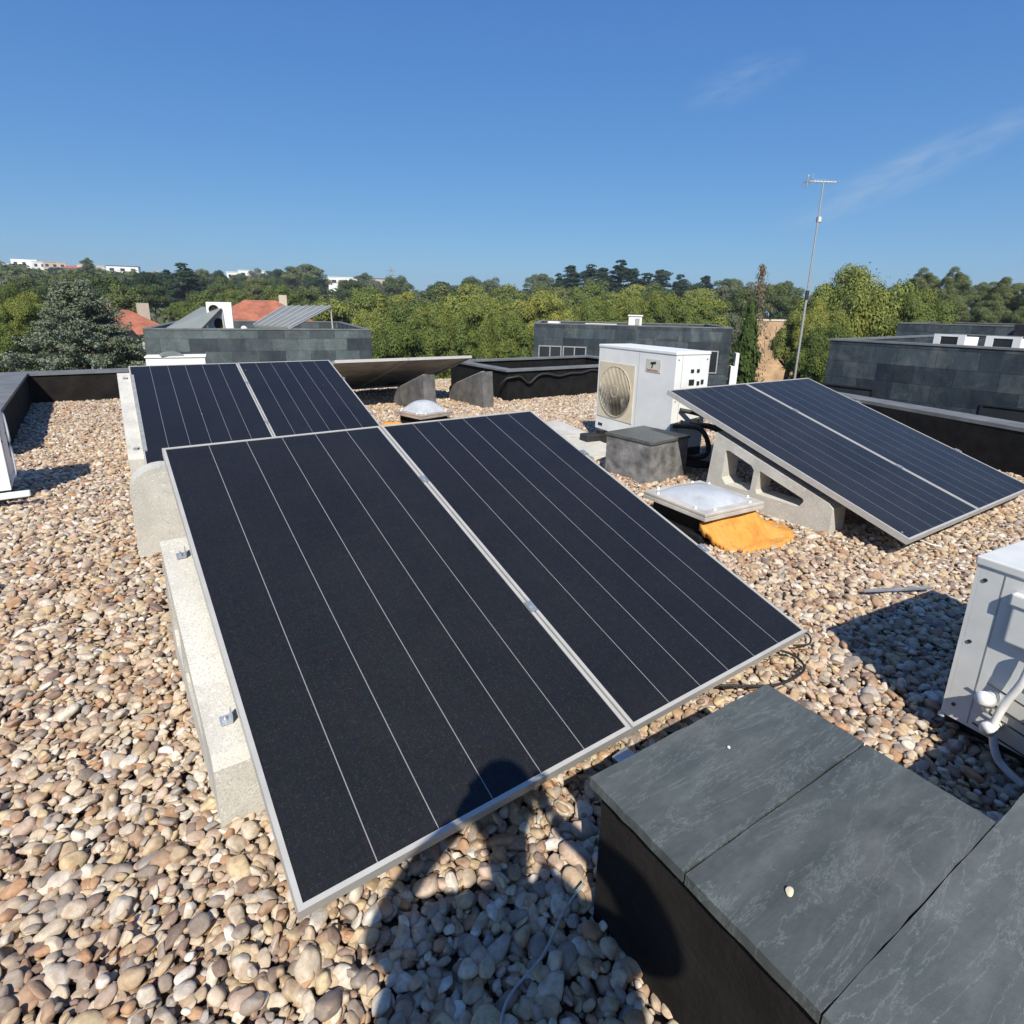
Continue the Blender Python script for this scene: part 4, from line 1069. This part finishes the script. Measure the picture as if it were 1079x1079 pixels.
TREES = {
    'pine': [(12.7,27.2,0.44,2.18), (13.5,23.4,0.73,1.9), (16.6,23.8,0.9,2.05), (21.6,26.3,1.08,2.39), (14.5,35.1,0.85,2.27), (18.6,35.4,1.36,2.62), (20.7,31.8,1.66,2.67), (18.9,55.2,1.55,3.82), (23.1,56.4,2.38,3.62), (24.9,51.4,1.59,3.15), (24.6,45.2,1.92,3.27), (26.5,43.6,2.19,3.57), (29.3,40.8,1.82,2.87), (31.2,38.8,2.52,3.44), (33.9,38.1,1.77,3.52), (43.6,43.4,2.37,3.96), (45.7,40.7,2.27,4.14), (41.3,31.9,2.46,2.74), (31.4,30.8,2.28,3.16), (31.8,27.4,2.4,2.46), (28.3,31,1.95,2.58), (39.6,30.6,1.77,2.15), (20.2,79.4,3.24,3.17), (35.2,87.6,3.86,3.79), (34.6,74,3.01,2.8), (50.9,83,4.68,3.46), (61.9,89.3,4.96,5.07), (69.7,76.2,5.12,4.73), (76.6,73,5.4,5.05), (85.3,65.9,4.97,3.92), (30.7,14.6,3.43,2.99), (26.5,14.1,1.85,1.5), (30.7,12.1,2.36,1.98), (24.2,12,0.83,1.49), (-1.9,29.9,1.47,1.27), (-2.7,25.9,0.84,1.04), (-1.4,34,1.19,1), (-3.5,44.9,2.03,1.45), (11,74.2,2.29,2.79), (9.2,79.5,1.23,1.93), (15.7,83.5,2.85,2.73)],
    'green': [(29.7,95.8,3.77,3.61), (50.5,92.4,4.83,4.9), (69,83.4,4.92,4.36), (67.7,59.7,4.25,4.21), (33.7,136.6,6.64,3.22), (56.3,151.9,7.37,4.14), (76.8,168.3,9.5,5.37), (92.5,151.2,9.53,5.2), (111.9,142.5,8.04,5.38), (94.7,101.4,7.76,4.84), (109.4,97.2,7.49,4.75), (143.5,101.1,9.79,5.05), (160.9,94.8,9.7,4.83), (60.9,43.8,2.87,2.62), (58.1,39,3.68,2.38), (72.4,44.5,4.79,2.79), (60.6,35,3.05,2.03), (29.6,16.8,0.64,1.01), (35,19.3,1.35,1.02), (1.7,70,3.44,2.24), (2.8,59.9,2.53,1.99), (0.2,75,3.8,1.94), (5.7,79.8,3,1.82), (-2.1,90,3.75,2.25), (-4.8,84.9,3.49,2.42), (8.3,99.7,3.45,2.31), (20.9,118.2,5.52,3.34), (28.4,126.9,5.91,3.43), (24.3,97,3.15,3.38), (24.8,86.5,3.43,3.12), (13.7,68.6,1.37,1.83), (-24.6,310.7,9.99,4.78), (-3.7,325.6,11.87,5.01), (15,287.7,11.02,4.63), (34.4,296.6,12.31,4.36), (52.7,262.8,12.14,5.38), (64.6,224.5,11.47,4.05), (-26.9,362.1,13.04,3.74), (-15.9,392.9,15.15,3.72), (-3.6,347.7,14.05,4.39), (10.3,360.7,14.49,4.86), (21.3,356.9,14.84,4.17)],
    'dark': [(55.8,181.4,8.65,4.34), (66.4,120.8,6.43,4.78), (112.2,132.7,9.02,4.82), (138.9,109.9,8.89,5.28), (8.1,109.7,5.43,3.12), (11.8,119.4,5.01,2.81), (17.9,128.8,6.02,3.17), (-29.2,283.2,10.03,4), (-13,314,9.89,4.92), (8.4,301.9,10.95,4.22), (21.6,245.1,10.62,4.51), (41.7,244.6,12.29,3.81), (67.1,262.6,14.46,6.2), (-32.8,357.2,13.04,4.09), (-21.6,347.1,13.19,3.53), (-8.2,340,14.57,3.66), (1.8,363.7,15.79,3.56), (15.2,354,14.45,4.05)],
    'olive': [(68.8,165.9,8.1,5.02), (100,150.5,9.39,5.36), (122.5,114.4,8.95,4.57), (133.3,86.9,8.21,4.44), (48,36,1.35,1.71), (42.7,29.7,1.24,1.81), (54.5,44,1.91,2.03), (77.8,54.6,5.16,2.94), (-18,293.9,9.49,4.7), (-0.7,313.7,10.2,4.8), (22.5,306.6,12.06,5.69), (36.7,249.9,12.65,3.97), (70.4,312.5,16.92,6.08)],
    'broad': [(57.9,22.1,5.14,1.65), (56.8,19.5,5.05,1.46), (67,20.4,4.32,2.03), (59.7,16.7,4.32,1.73), (58.2,14.5,3.73,1.87), (47.2,16.4,3.06,1.54), (46.1,13.4,2.71,1.6), (43.6,11.1,2.22,1.22), (57.5,191.5,12.73,7.48), (55.2,197.4,12.3,3.64), (96.6,241.4,13.67,6.46), (141.4,181.4,13.48,7.09), (28.1,187.9,9.5,3.04), (2.9,220,12.84,2.76)],
    'cedar': [(91.5,106,10.47,2.78), (97.9,107,11.06,2.86), (103.6,108.5,10.56,3.85), (99.5,98.5,11.59,3.55), (108.5,103.5,10.62,3.34), (110.6,101.4,9.36,3.76), (120.6,105.2,10.83,4.2), (127.6,104.6,9.98,3.56), (119.6,90.5,9.02,2.74), (89.4,107.7,8.6,3.23), (14.4,114.1,7.05,2.34), (13,124.3,6.47,1.47)],
    'cypress': [(21.8,14.2,1.75,0.46)],
    'bare': [(23.6,15.1,3.28,0.37)],
}
LAB = {'pine': ('pine_tree', 'bright green round pine', 'pine tree', 'bright green pines beyond the roofs'), 'green': ('broadleaf_tree', 'mid green round tree', 'tree', 'mid green trees beyond the roofs'),
 'dark': ('evergreen_tree', 'dark evergreen tree', 'evergreen tree', 'dark evergreens far off'), 'olive': ('olive_tree', 'grey green bushy tree', 'tree', 'grey green trees beyond the roofs'),
 'broad': ('poplar_tree', 'tall soft green tree', 'tree', 'tall soft green trees'), 'cedar': ('cedar_tree', 'dark layered cedar', 'cedar tree', 'dark cedars on the skyline'),
 'cypress': ('cypress_tree', 'narrow green cypress beside the ochre wall', 'cypress tree', None), 'bare': ('dry_tree', 'thin brownish half dry tree taller than the cypress next to it', 'dry tree', None)}
def trunk_mesh(h, r, limbs, seed):
    rs = np.random.RandomState(seed); b = MB()
    pts = [(rs.normal(0, .03)*i*r, rs.normal(0, .03)*i*r, h*i/6) for i in range(7)]
    b.tube(pts, [r*(1-.55*i/6) for i in range(7)], 8)
    for k in range(limbs):
        a = 6.283*k/limbs+rs.rand(); z = h*rs.uniform(.72, .88); L = h*.12
        b.tube([(0, 0, z), (L*.45*math.cos(a), L*.45*math.sin(a), z+L*.35), (L*math.cos(a), L*math.sin(a), z+L*.95)], [r*.35, r*.25, r*.12], 6)
    bmesh.ops.recalc_face_normals(b.bm, faces=b.bm.faces[:]); me = bpy.data.meshes.new('trunk'); b.bm.to_mesh(me); b.bm.free(); me.materials.append(M['bark']); return me
TM = [trunk_mesh(1, .035, 5, s) for s in (1, 2, 3)]
TI = 0
def where(x, y, zt):
    az = math.degrees(math.atan2(x, y)); d = math.hypot(x, y)
    side = ('at the far left' if az < 4 else 'left of the white fan box' if az < 9 else 'above the slate block' if az < 21 else 'left of centre' if az < 31 else
            'behind the light well' if az < 40 else 'behind the air conditioner' if az < 48 else 'by the aerial mast' if az < 62 else 'above the right building' if az < 80 else 'at the right edge')
    dist = 'nearby' if d < 42 else 'midway' if d < 75 else 'farther back' if d < 125 else 'near the skyline' if d < 215 else 'on the hill'
    return dist+' '+side, az, d
allt = [(k, t) for k in TREES for t in TREES[k]]
from collections import defaultdict
cells = defaultdict(list)
for k, t in allt: cells[(k, where(*t[:3])[0])].append(t)
ORD = ['first', 'second', 'third', 'fourth', 'fifth', 'sixth', 'seventh', 'eighth', 'ninth', 'tenth', 'eleventh', 'twelfth']
for (k, wh), lst in cells.items():
    lst.sort(key=lambda t: math.atan2(t[0], t[1]))
    for i, (x, y, zt, r) in enumerate(lst):
        nm, desc, cat, grp = LAB[k]
        zb = terrain_z(x, y)-.2; rs = np.random.RandomState(TI+50)
        if k in ('cypress', 'bare'): lab = desc
        elif len(lst) == 1: lab = '%s %s' % (desc, wh)
        else: lab = '%s %s, %s from left' % (desc, wh, ORD[i])
        t = empty(nm, (x, y, zb), rs.rand()*6.28, lab, cat, grp)
        variants = CR['pine_near' if (k == 'pine' and math.hypot(x, y) < 50) else 'broad_near' if (k == 'broad' and math.hypot(x, y) < 80) else k]; me = variants[TI % len(variants)]
        c = bpy.data.objects.new('crown', me); col.objects.link(c); c.parent = t; c.location = (0, 0, zt-zb)
        depth = {'pine': 1.3, 'green': 1.5, 'dark': 1.9, 'olive': 1.6, 'broad': 2.3, 'cedar': 3.0, 'cypress': 8, 'bare': 9}[k]
        sz = r*rs.uniform(.92, 1.12)
        if k == 'pine': sz = r*(rs.uniform(1.5, 1.9) if math.hypot(x, y) < 50 else rs.uniform(1.0, 1.35))
        if depth*sz > (zt-zb)*.95: sz = (zt-zb)*.95/depth
        if k in ('cypress', 'bare'): sz = (zt-zb)*.93/depth
        if k == 'bare': r *= 1.5
        if k == 'cedar': r *= rs.uniform(1.1, 2.0)
        c.scale = (r*rs.uniform(.95, 1.05), r*rs.uniform(.95, 1.05), sz)
        h = max(.5, (zt-zb)-.45*depth*sz)
        tr = bpy.data.objects.new('trunk', TM[TI % 3]); col.objects.link(tr); tr.parent = t; tr.scale = (h*.9, h*.9, h)
        TI += 1

# the blue green spruce close by on the left: needle sprays on drooping tiers
def spruce():
    rs = np.random.RandomState(77); Cs, Ns, Ss = [], [], []; br = MB()
    H = 8.6; n = 30
    for i in range(n):
        f = (i+.35)/n; z = H-H*.86*f; rl = .20+4.9*f**.88; nb = int(6+12*f)
        for b in range(nb):
            a = 6.283*b/nb+rs.rand()*.7; L = rl*rs.uniform(.72, 1.06); el = rs.uniform(.05, .30)
            ns = int(10+16*L); k_all = []
            for s in range(ns):                      # sprays along the branch
                t = .18+.82*rs.rand()**.75; side = rs.choice((-1, 1)); w = side*rs.uniform(.05, .55)*L*(1.05-t)*.85
                bx_, by_ = t*L, w; bz = z+el*bx_-.16*bx_**2*.55-.12*abs(w)+rs.normal(0, .05)
                k = 34; d = sph(k); tip = np.array([math.cos(a), math.sin(a), .25])
                c0 = np.array([bx_*math.cos(a)-by_*math.sin(a), bx_*math.sin(a)+by_*math.cos(a), bz])
                tt = rs.uniform(-.5, .5, k)
                dirv = tip*1.0+np.array([-math.sin(a), math.cos(a), 0])*side*.8; dirv /= np.linalg.norm(dirv)
                C = c0+dirv*tt[:, None]*.40+d*.075*(1.1-np.abs(tt))[:, None]
                Cs.append(C); Ns.append(d+np.array([0, 0, .5])); Ss.append(.034*rs.uniform(.6, 1.3, k))
            if i % 2 == 0: br.tube([(0, 0, z), (L*.6*math.cos(a), L*.6*math.sin(a), z+el*L*.6-.05*L*L*.36)], [.03, .012], 5)
    me = quads('crown', np.concatenate(Cs), np.concatenate(Ns), np.concatenate(Ss), M['spruce'], aspect=.55)
    t = empty('spruce_tree', (-.12, 18.4, -7), 0, 'dense blue green spruce close behind the parapet at the left', 'spruce tree')
    c = bpy.data.objects.new('crown', me); col.objects.link(c); c.parent = t; c.location = (0, 0, 8.72-8.6)
    br.tube([(0, 0, 0), (0, 0, 5), (0, 0, 8.5)], [.22, .12, .02], 10); br.build('trunk', M['bark'], t)
spruce()

# scrub and hedges that nobody could count
Cs, Ns, Ss = [], [], []
for i in range(5200):
    az = R(RS.uniform(-16, 88)); d = 24*math.exp(RS.rand()*math.log(420/24)); x, y = d*math.sin(az), d*math.cos(az)
    if 13 < x < 21 and y < 9: continue
    r = RS.uniform(.5, 1.2)*(1+d/110); z = terrain_z(x, y)+r*.35; k = 26
    dd = sph(k); dd[:, 2] = np.abs(dd[:, 2]); Cs.append(np.array([x, y, z])+dd*r*RS.uniform(.7, 1.05, (k, 1))); Ns.append(dd+RS.normal(0, .4, (k, 3))); Ss.append(np.full(k, r*.26)*RS.uniform(.6, 1.2, k))
me = quads('scrub', np.concatenate(Cs), np.concatenate(Ns), np.concatenate(Ss), M['scrub'])
tag(link('scrub', me, None), 'low scrub and bushes between the trees and houses', 'scrub', kind='stuff')

# ================================================================== THE PHOTOGRAPHER (only the shadow falls into the picture)
YAW, PITCH, ROLL, CH = .6213, .2710, .0200, 1.3544
fwh = Vector((math.sin(YAW), math.cos(YAW), 0)); rt = Vector((math.cos(YAW), -math.sin(YAW), 0)); up = Vector((0, 0, 1))
def PT_(f, s, z): return tuple(fwh*f+rt*s+up*z)       # forward, sideways, height from the phone's spot
def skin(name, verts, edges, radii, mat, parent=None, sub=2, root=0):
    me = bpy.data.meshes.new(name); me.from_pydata(verts, edges, []); o = link(name, me, None, parent)
    md = o.modifiers.new('skin', 'SKIN'); md.use_smooth_shade = True
    for i, r in enumerate(radii): me.skin_vertices[0].data[i].radius = (r, r) if not isinstance(r, tuple) else r
    me.skin_vertices[0].data[root].use_root = True
    s = o.modifiers.new('sub', 'SUBSURF'); s.levels = sub; s.render_levels = sub
    dg = bpy.context.evaluated_depsgraph_get(); ev = bpy.data.meshes.new_from_object(o.evaluated_get(dg)); o.modifiers.clear(); o.data = ev
    if mat: ev.materials.clear(); ev.materials.append(mat)
    for p in ev.polygons: p.use_smooth = True
    return o
skinm = simple('skin', (.55, .34, .24), .5, var=.05); shirt = simple('grey_tshirt', (.20, .22, .25), .9, var=.1); trousers = simple('dark_trousers', (.05, .055, .07), .9, var=.1)
per = empty('person', (0, 0, 0), 0, 'person taking the photo, whose shadow falls on the gravel and the front panels', 'person')
B0 = -.24
V = [PT_(B0, .05, .80), PT_(B0, .05, .93), PT_(B0+.01, .055, 1.08), PT_(B0, .06, 1.19), PT_(B0+.01, .06, 1.27), PT_(B0+.04, .045, 1.435), PT_(B0+.05, .035, 1.505),
     PT_(B0, -.125, 1.185), PT_(B0+.03, -.255, 1.13), PT_(B0+.10, -.17, 1.26), PT_(B0+.175, -.075, 1.315),
     PT_(B0, .235, 1.185), PT_(B0+.03, .365, 1.13), PT_(B0+.10, .29, 1.27), PT_(B0+.175, .165, 1.335),
     PT_(B0, -.05, .74), PT_(B0+.03, -.07, .41), PT_(B0-.01, -.09, .09), PT_(B0+.13, -.11, .05),
     PT_(B0, .15, .74), PT_(B0+.03, .17, .41), PT_(B0-.01, .19, .09), PT_(B0+.13, .21, .05)]
E_ = [(0, 1), (1, 2), (2, 3), (3, 4), (4, 5), (5, 6), (3, 7), (7, 8), (8, 9), (9, 10), (3, 11), (11, 12), (12, 13), (13, 14), (0, 15), (15, 16), (16, 17), (17, 18), (0, 19), (19, 20), (20, 21), (21, 22)]
RR = [.14, .13, .145, .115, .047, .070, .068, .055, .042, .034, .026, .055, .042, .034, .026, .095, .062, .045, .035, .095, .062, .045, .035]
body = skin('body', V, E_, RR, skinm, per)
sv = [PT_(B0, .05, .93), PT_(B0, -.09, .78), PT_(B0, -.10, .95), PT_(B0, -.07, 1.10), PT_(B0, .19, .78), PT_(B0, .205, .95), PT_(B0, .19, 1.10), PT_(B0, .05, 1.14), V[7], Vector(V[7]).lerp(Vector(V[8]), .85), V[11], Vector(V[11]).lerp(Vector(V[12]), .85), PT_(B0, .05, .80)]
sh = skin('jacket', sv, [(0, 12), (12, 1), (1, 2), (0, 2), (2, 3), (12, 4), (4, 5), (0, 5), (5, 6), (0, 7), (7, 3), (7, 6), (3, 8), (8, 9), (6, 10), (10, 11)], [.15, .15, .15, .135, .15, .15, .135, .125, .078, .070, .078, .070, .15], shirt, per)
tr_ = skin('trousers', [V[0]]+V[15:18]+V[19:22], [(0, 1), (1, 2), (2, 3), (0, 4), (4, 5), (5, 6)], [.165, .108, .078, .062, .108, .078, .062], trousers, per)
for s in (-1, 1):
    skin('shoe', [PT_(B0-.05, .05+s*.14, .045), PT_(B0+.04, .05+s*.15, .045), PT_(B0+.16, .05+s*.165, .035)], [(0, 1), (1, 2)], [.05, .05, .04], M['black'], per)
hc = Vector(PT_(B0+.045, .037, 1.480))
b = MB(); bmesh.ops.create_uvsphere(b.bm, u_segments=24, v_segments=16, radius=1)
for v in b.bm.verts: v.co = Vector((v.co.x*.088, v.co.y*.105, v.co.z*.105)) if v.co.z > -.15 or v.co.y < -.2 else Vector((v.co.x*.05, v.co.y*.05, v.co.z*.05))
h = b.build('hair', simple('brown_hair', (.05, .03, .02), .8), per, True); h.location = hc+Vector((0, 0, .022)); h.rotation_euler = (0, 0, -YAW)
for s in (-1, 1):
    b = MB(); bmesh.ops.create_uvsphere(b.bm, u_segments=12, v_segments=8, radius=.011); o = b.build('eye', M['white'], per, True); o.location = hc+fwh*.078+rt*s*.031+Vector((0, 0, -.01))
    skin('ear', [hc+rt*s*.085+Vector((0, 0, .01)), hc+rt*s*.094+Vector((0, 0, -.03))], [(0, 1)], [.012, .010], skinm, per, 1)
skin('nose', [hc+fwh*.082+Vector((0, 0, 0)), hc+fwh*.100+Vector((0, 0, -.035))], [(0, 1)], [.008, .012], skinm, per, 1)
skin('mouth', [hc+fwh*.083-rt*.022+Vector((0, 0, -.065)), hc+fwh*.086+Vector((0, 0, -.065)), hc+fwh*.083+rt*.022+Vector((0, 0, -.065))], [(0, 1), (1, 2)], [.005, .007, .005], simple('lips', (.42, .18, .15), .5), per, 1)
# camera basis, phone just behind the lens
fw = (fwh*math.cos(PITCH)-up*math.sin(PITCH)).normalized(); upc = rt.cross(fw).normalized()
r2 = rt*math.cos(ROLL)+upc*math.sin(ROLL); u2 = -rt*math.sin(ROLL)+upc*math.cos(ROLL)
CAM = Vector((0, 0, CH))
def PC(f, s, z): return tuple(CAM+fw*f+r2*s+u2*z)
ph = empty('phone', PC(-.018, .05, 0), 0, 'black mobile phone held up in both hands of the person', 'phone')
Mx = Matrix((( r2.x, fw.x, u2.x, 0), (r2.y, fw.y, u2.y, 0), (r2.z, fw.z, u2.z, 0), (0, 0, 0, 1)))
MB().box(-.075, .075, -.004, .004, -.037, .037, .003, 3, M=Mx).build('case', M['black'], ph)
MB().box(-.070, .070, -.0062, -.0045, -.034, .034, M=Mx).build('screen', M['window'], ph)
for s in (-1, 1):
    wr = Vector(V[10] if s < 0 else V[14]); palm = Vector(PC(-.040, .05+s*.097, -.012 if s < 0 else .012))
    hand = skin('hand', [wr, wr.lerp(palm, .5), palm, palm+u2*.028, palm-u2*.028], [(0, 1), (1, 2), (2, 3), (2, 4)], [.026, .024, .022, .016, .016], skinm, per, 2)
    for k, (dz, ln) in enumerate(((.034, .9), (.013, 1.0), (-.009, .96), (-.030, .8))):
        base = palm+u2*dz; a = base+fw*.022+r2*s*.006
        skin('finger', [base, a, a+fw*.010*ln-r2*s*.022*ln, a+fw*.004*ln-r2*s*.045*ln], [(0, 1), (1, 2), (2, 3)], [.009, .0085, .008, .007], skinm, per, 1)
    base = palm-u2*.02-fw*.008; skin('thumb', [base, base-r2*s*.022-fw*.006+u2*.018, base-r2*s*.045+u2*.036], [(0, 1), (1, 2)], [.011, .010, .008], skinm, per, 1)

# ------------------------------------------------------------------ the air: thin summer haze
def haze_box():
    m = bpy.data.materials.new('thin_haze'); m.use_nodes = True; t_ = m.node_tree; t_.nodes.remove(t_.nodes['Principled BSDF'])
    v = t_.nodes.new('ShaderNodeVolumePrincipled'); v.inputs['Color'].default_value = (.86, .92, 1, 1); v.inputs['Density'].default_value = .0005; v.inputs['Anisotropy'].default_value = .3
    t_.links.new(v.outputs[0], t_.nodes['Material Output'].inputs['Volume'])
    lo = min(v_.co.z for v_ in bpy.data.objects['ground'].data.vertices)-1
    tag(MB().box(-850, 850, -850, 850, lo, 44).build('haze', m), kind='stuff')
haze_box()

# ================================================================== LIGHT, SKY, CAMERA
SAZ, SEL = 33.8, 44.3                    # where the shadows point (degrees from +y to +x) and the height of the sun
L = Vector((math.sin(R(SAZ))*math.cos(R(SEL)), math.cos(R(SAZ))*math.cos(R(SEL)), -math.sin(R(SEL))))
sd = bpy.data.lights.new('sun', 'SUN'); sd.energy = 5.0; sd.angle = R(.53); sd.color = (1, .94, .83)
so = bpy.data.objects.new('sun', sd); col.objects.link(so); so.rotation_euler = L.to_track_quat('-Z', 'Y').to_euler(); so.location = (-20, -30, 40)
w = bpy.data.worlds.new('World'); scene.world = w; w.use_nodes = True; nt = w.node_tree
bg = nt.nodes['Background']; sky = nt.nodes.new('ShaderNodeTexSky'); sky.sky_type = 'NISHITA'; sky.sun_disc = False
sky.sun_elevation = R(SEL); sky.sun_rotation = R(SAZ+180); sky.altitude = 650; sky.air_density = 1.0; sky.dust_density = .6; sky.ozone_density = 2.2
hs = nt.nodes.new('ShaderNodeHueSaturation'); hs.inputs['Saturation'].default_value = 1.15; nt.links.new(sky.outputs[0], hs.inputs['Color'])
# grade the model sky to the deeper, clearer blue of the day
sp3 = nt.nodes.new('ShaderNodeSeparateColor'); nt.links.new(hs.outputs[0], sp3.inputs[0]); cb3 = nt.nodes.new('ShaderNodeCombineColor')
for i, (a_, p_) in enumerate(((.57, .76), (.80, .66), (.98, .42))):
    q1 = nt.nodes.new('ShaderNodeMath'); q1.operation = 'MULTIPLY'; q1.inputs[1].default_value = .0792; nt.links.new(sp3.outputs[i], q1.inputs[0])
    q2 = nt.nodes.new('ShaderNodeMath'); q2.operation = 'POWER'; q2.inputs[1].default_value = p_; nt.links.new(q1.outputs[0], q2.inputs[0])
    q3 = nt.nodes.new('ShaderNodeMath'); q3.operation = 'MULTIPLY'; q3.inputs[1].default_value = a_/.119; nt.links.new(q2.outputs[0], q3.inputs[0]); nt.links.new(q3.outputs[0], cb3.inputs[i])
tc = nt.nodes.new('ShaderNodeTexCoord')
def cloud(src, center, along, la, lb, scale, amt):
    """a faint wisp of cirrus round a direction"""
    c = Vector(center).normalized(); a = Vector(along); a = (a-c*a.dot(c)).normalized(); b_ = c.cross(a)
    def dot(v):
        n = nt.nodes.new('ShaderNodeVectorMath'); n.operation = 'DOT_PRODUCT'; nt.links.new(tc.outputs['Generated'], n.inputs[0]); n.inputs[1].default_value = v; return n.outputs['Value']
    def ma(op, *v):
        n = nt.nodes.new('ShaderNodeMath'); n.operation = op; n.use_clamp = op == 'SUBTRACT' and False
        for i, q in enumerate(v):
            if isinstance(q, (int, float)): n.inputs[i].default_value = q
            else: nt.links.new(q, n.inputs[i])
        return n.outputs[0]
    da, db_, dc = dot(a), dot(b_), dot(c)
    e = ma('ADD', ma('POWER', ma('DIVIDE', ma('ABSOLUTE', da), la), 2.0), ma('POWER', ma('DIVIDE', ma('ABSOLUTE', db_), lb), 2.0))
    m = ma('MULTIPLY', ma('MAXIMUM', ma('SUBTRACT', 1.0, e), 0.0), ma('GREATER_THAN', dc, 0.0))
    cm = nt.nodes.new('ShaderNodeCombineXYZ'); nt.links.new(ma('MULTIPLY', da, scale), cm.inputs[0]); nt.links.new(ma('MULTIPLY', db_, scale*4.0), cm.inputs[1])
    nz = nt.nodes.new('ShaderNodeTexNoise'); nz.inputs['Scale'].default_value = 1; nz.inputs['Detail'].default_value = 7; nz.inputs['Roughness'].default_value = .6; nz.inputs['Distortion'].default_value = .7
    nt.links.new(cm.outputs[0], nz.inputs['Vector'])
    f = ma('MULTIPLY', ma('MULTIPLY', m, ma('MAXIMUM', ma('SUBTRACT', nz.outputs[0], .32), 0.0)), amt)
    mx = nt.nodes.new('ShaderNodeMix'); mx.data_type = 'RGBA'; nt.links.new(f, mx.inputs[0]); nt.links.new(src, mx.inputs[6]); mx.inputs[7].default_value = (4.2, 5.2, 6.4, 1)
    return mx.outputs[2]
s_out = cloud(cb3.outputs[0], (0.7704, 0.562, 0.3012), (0.0458, -0.0749, 0.0216), .085, .030, 22, .55)
s_out = cloud(s_out, (0.9016, 0.3937, 0.179), (0.0508, -0.1468, 0.0627), .165, .030, 14, 1.15)
nt.links.new(s_out, bg.inputs[0]); bg.inputs[1].default_value = .090

cd = bpy.data.cameras.new('camera'); co_ = bpy.data.objects.new('camera', cd); col.objects.link(co_); scene.camera = co_
cd.sensor_width = 36; cd.sensor_fit = 'HORIZONTAL'; cd.lens = 614.5/1079*36; cd.shift_y = -44.9/1079*-1*-1
cd.clip_start = .01; cd.clip_end = 6000
co_.location = CAM
Rm = Matrix(((r2.x, u2.x, -fw.x), (r2.y, u2.y, -fw.y), (r2.z, u2.z, -fw.z))); co_.rotation_euler = Rm.to_euler()
scene.view_settings.view_transform = 'Standard'; scene.view_settings.look = 'None'; scene.view_settings.gamma = 1; scene.view_settings.exposure = .34; scene.view_settings.use_curve_mapping = False
scene.render.engine = 'CYCLES'; scene.render.resolution_x = 1024; scene.render.resolution_y = 1024
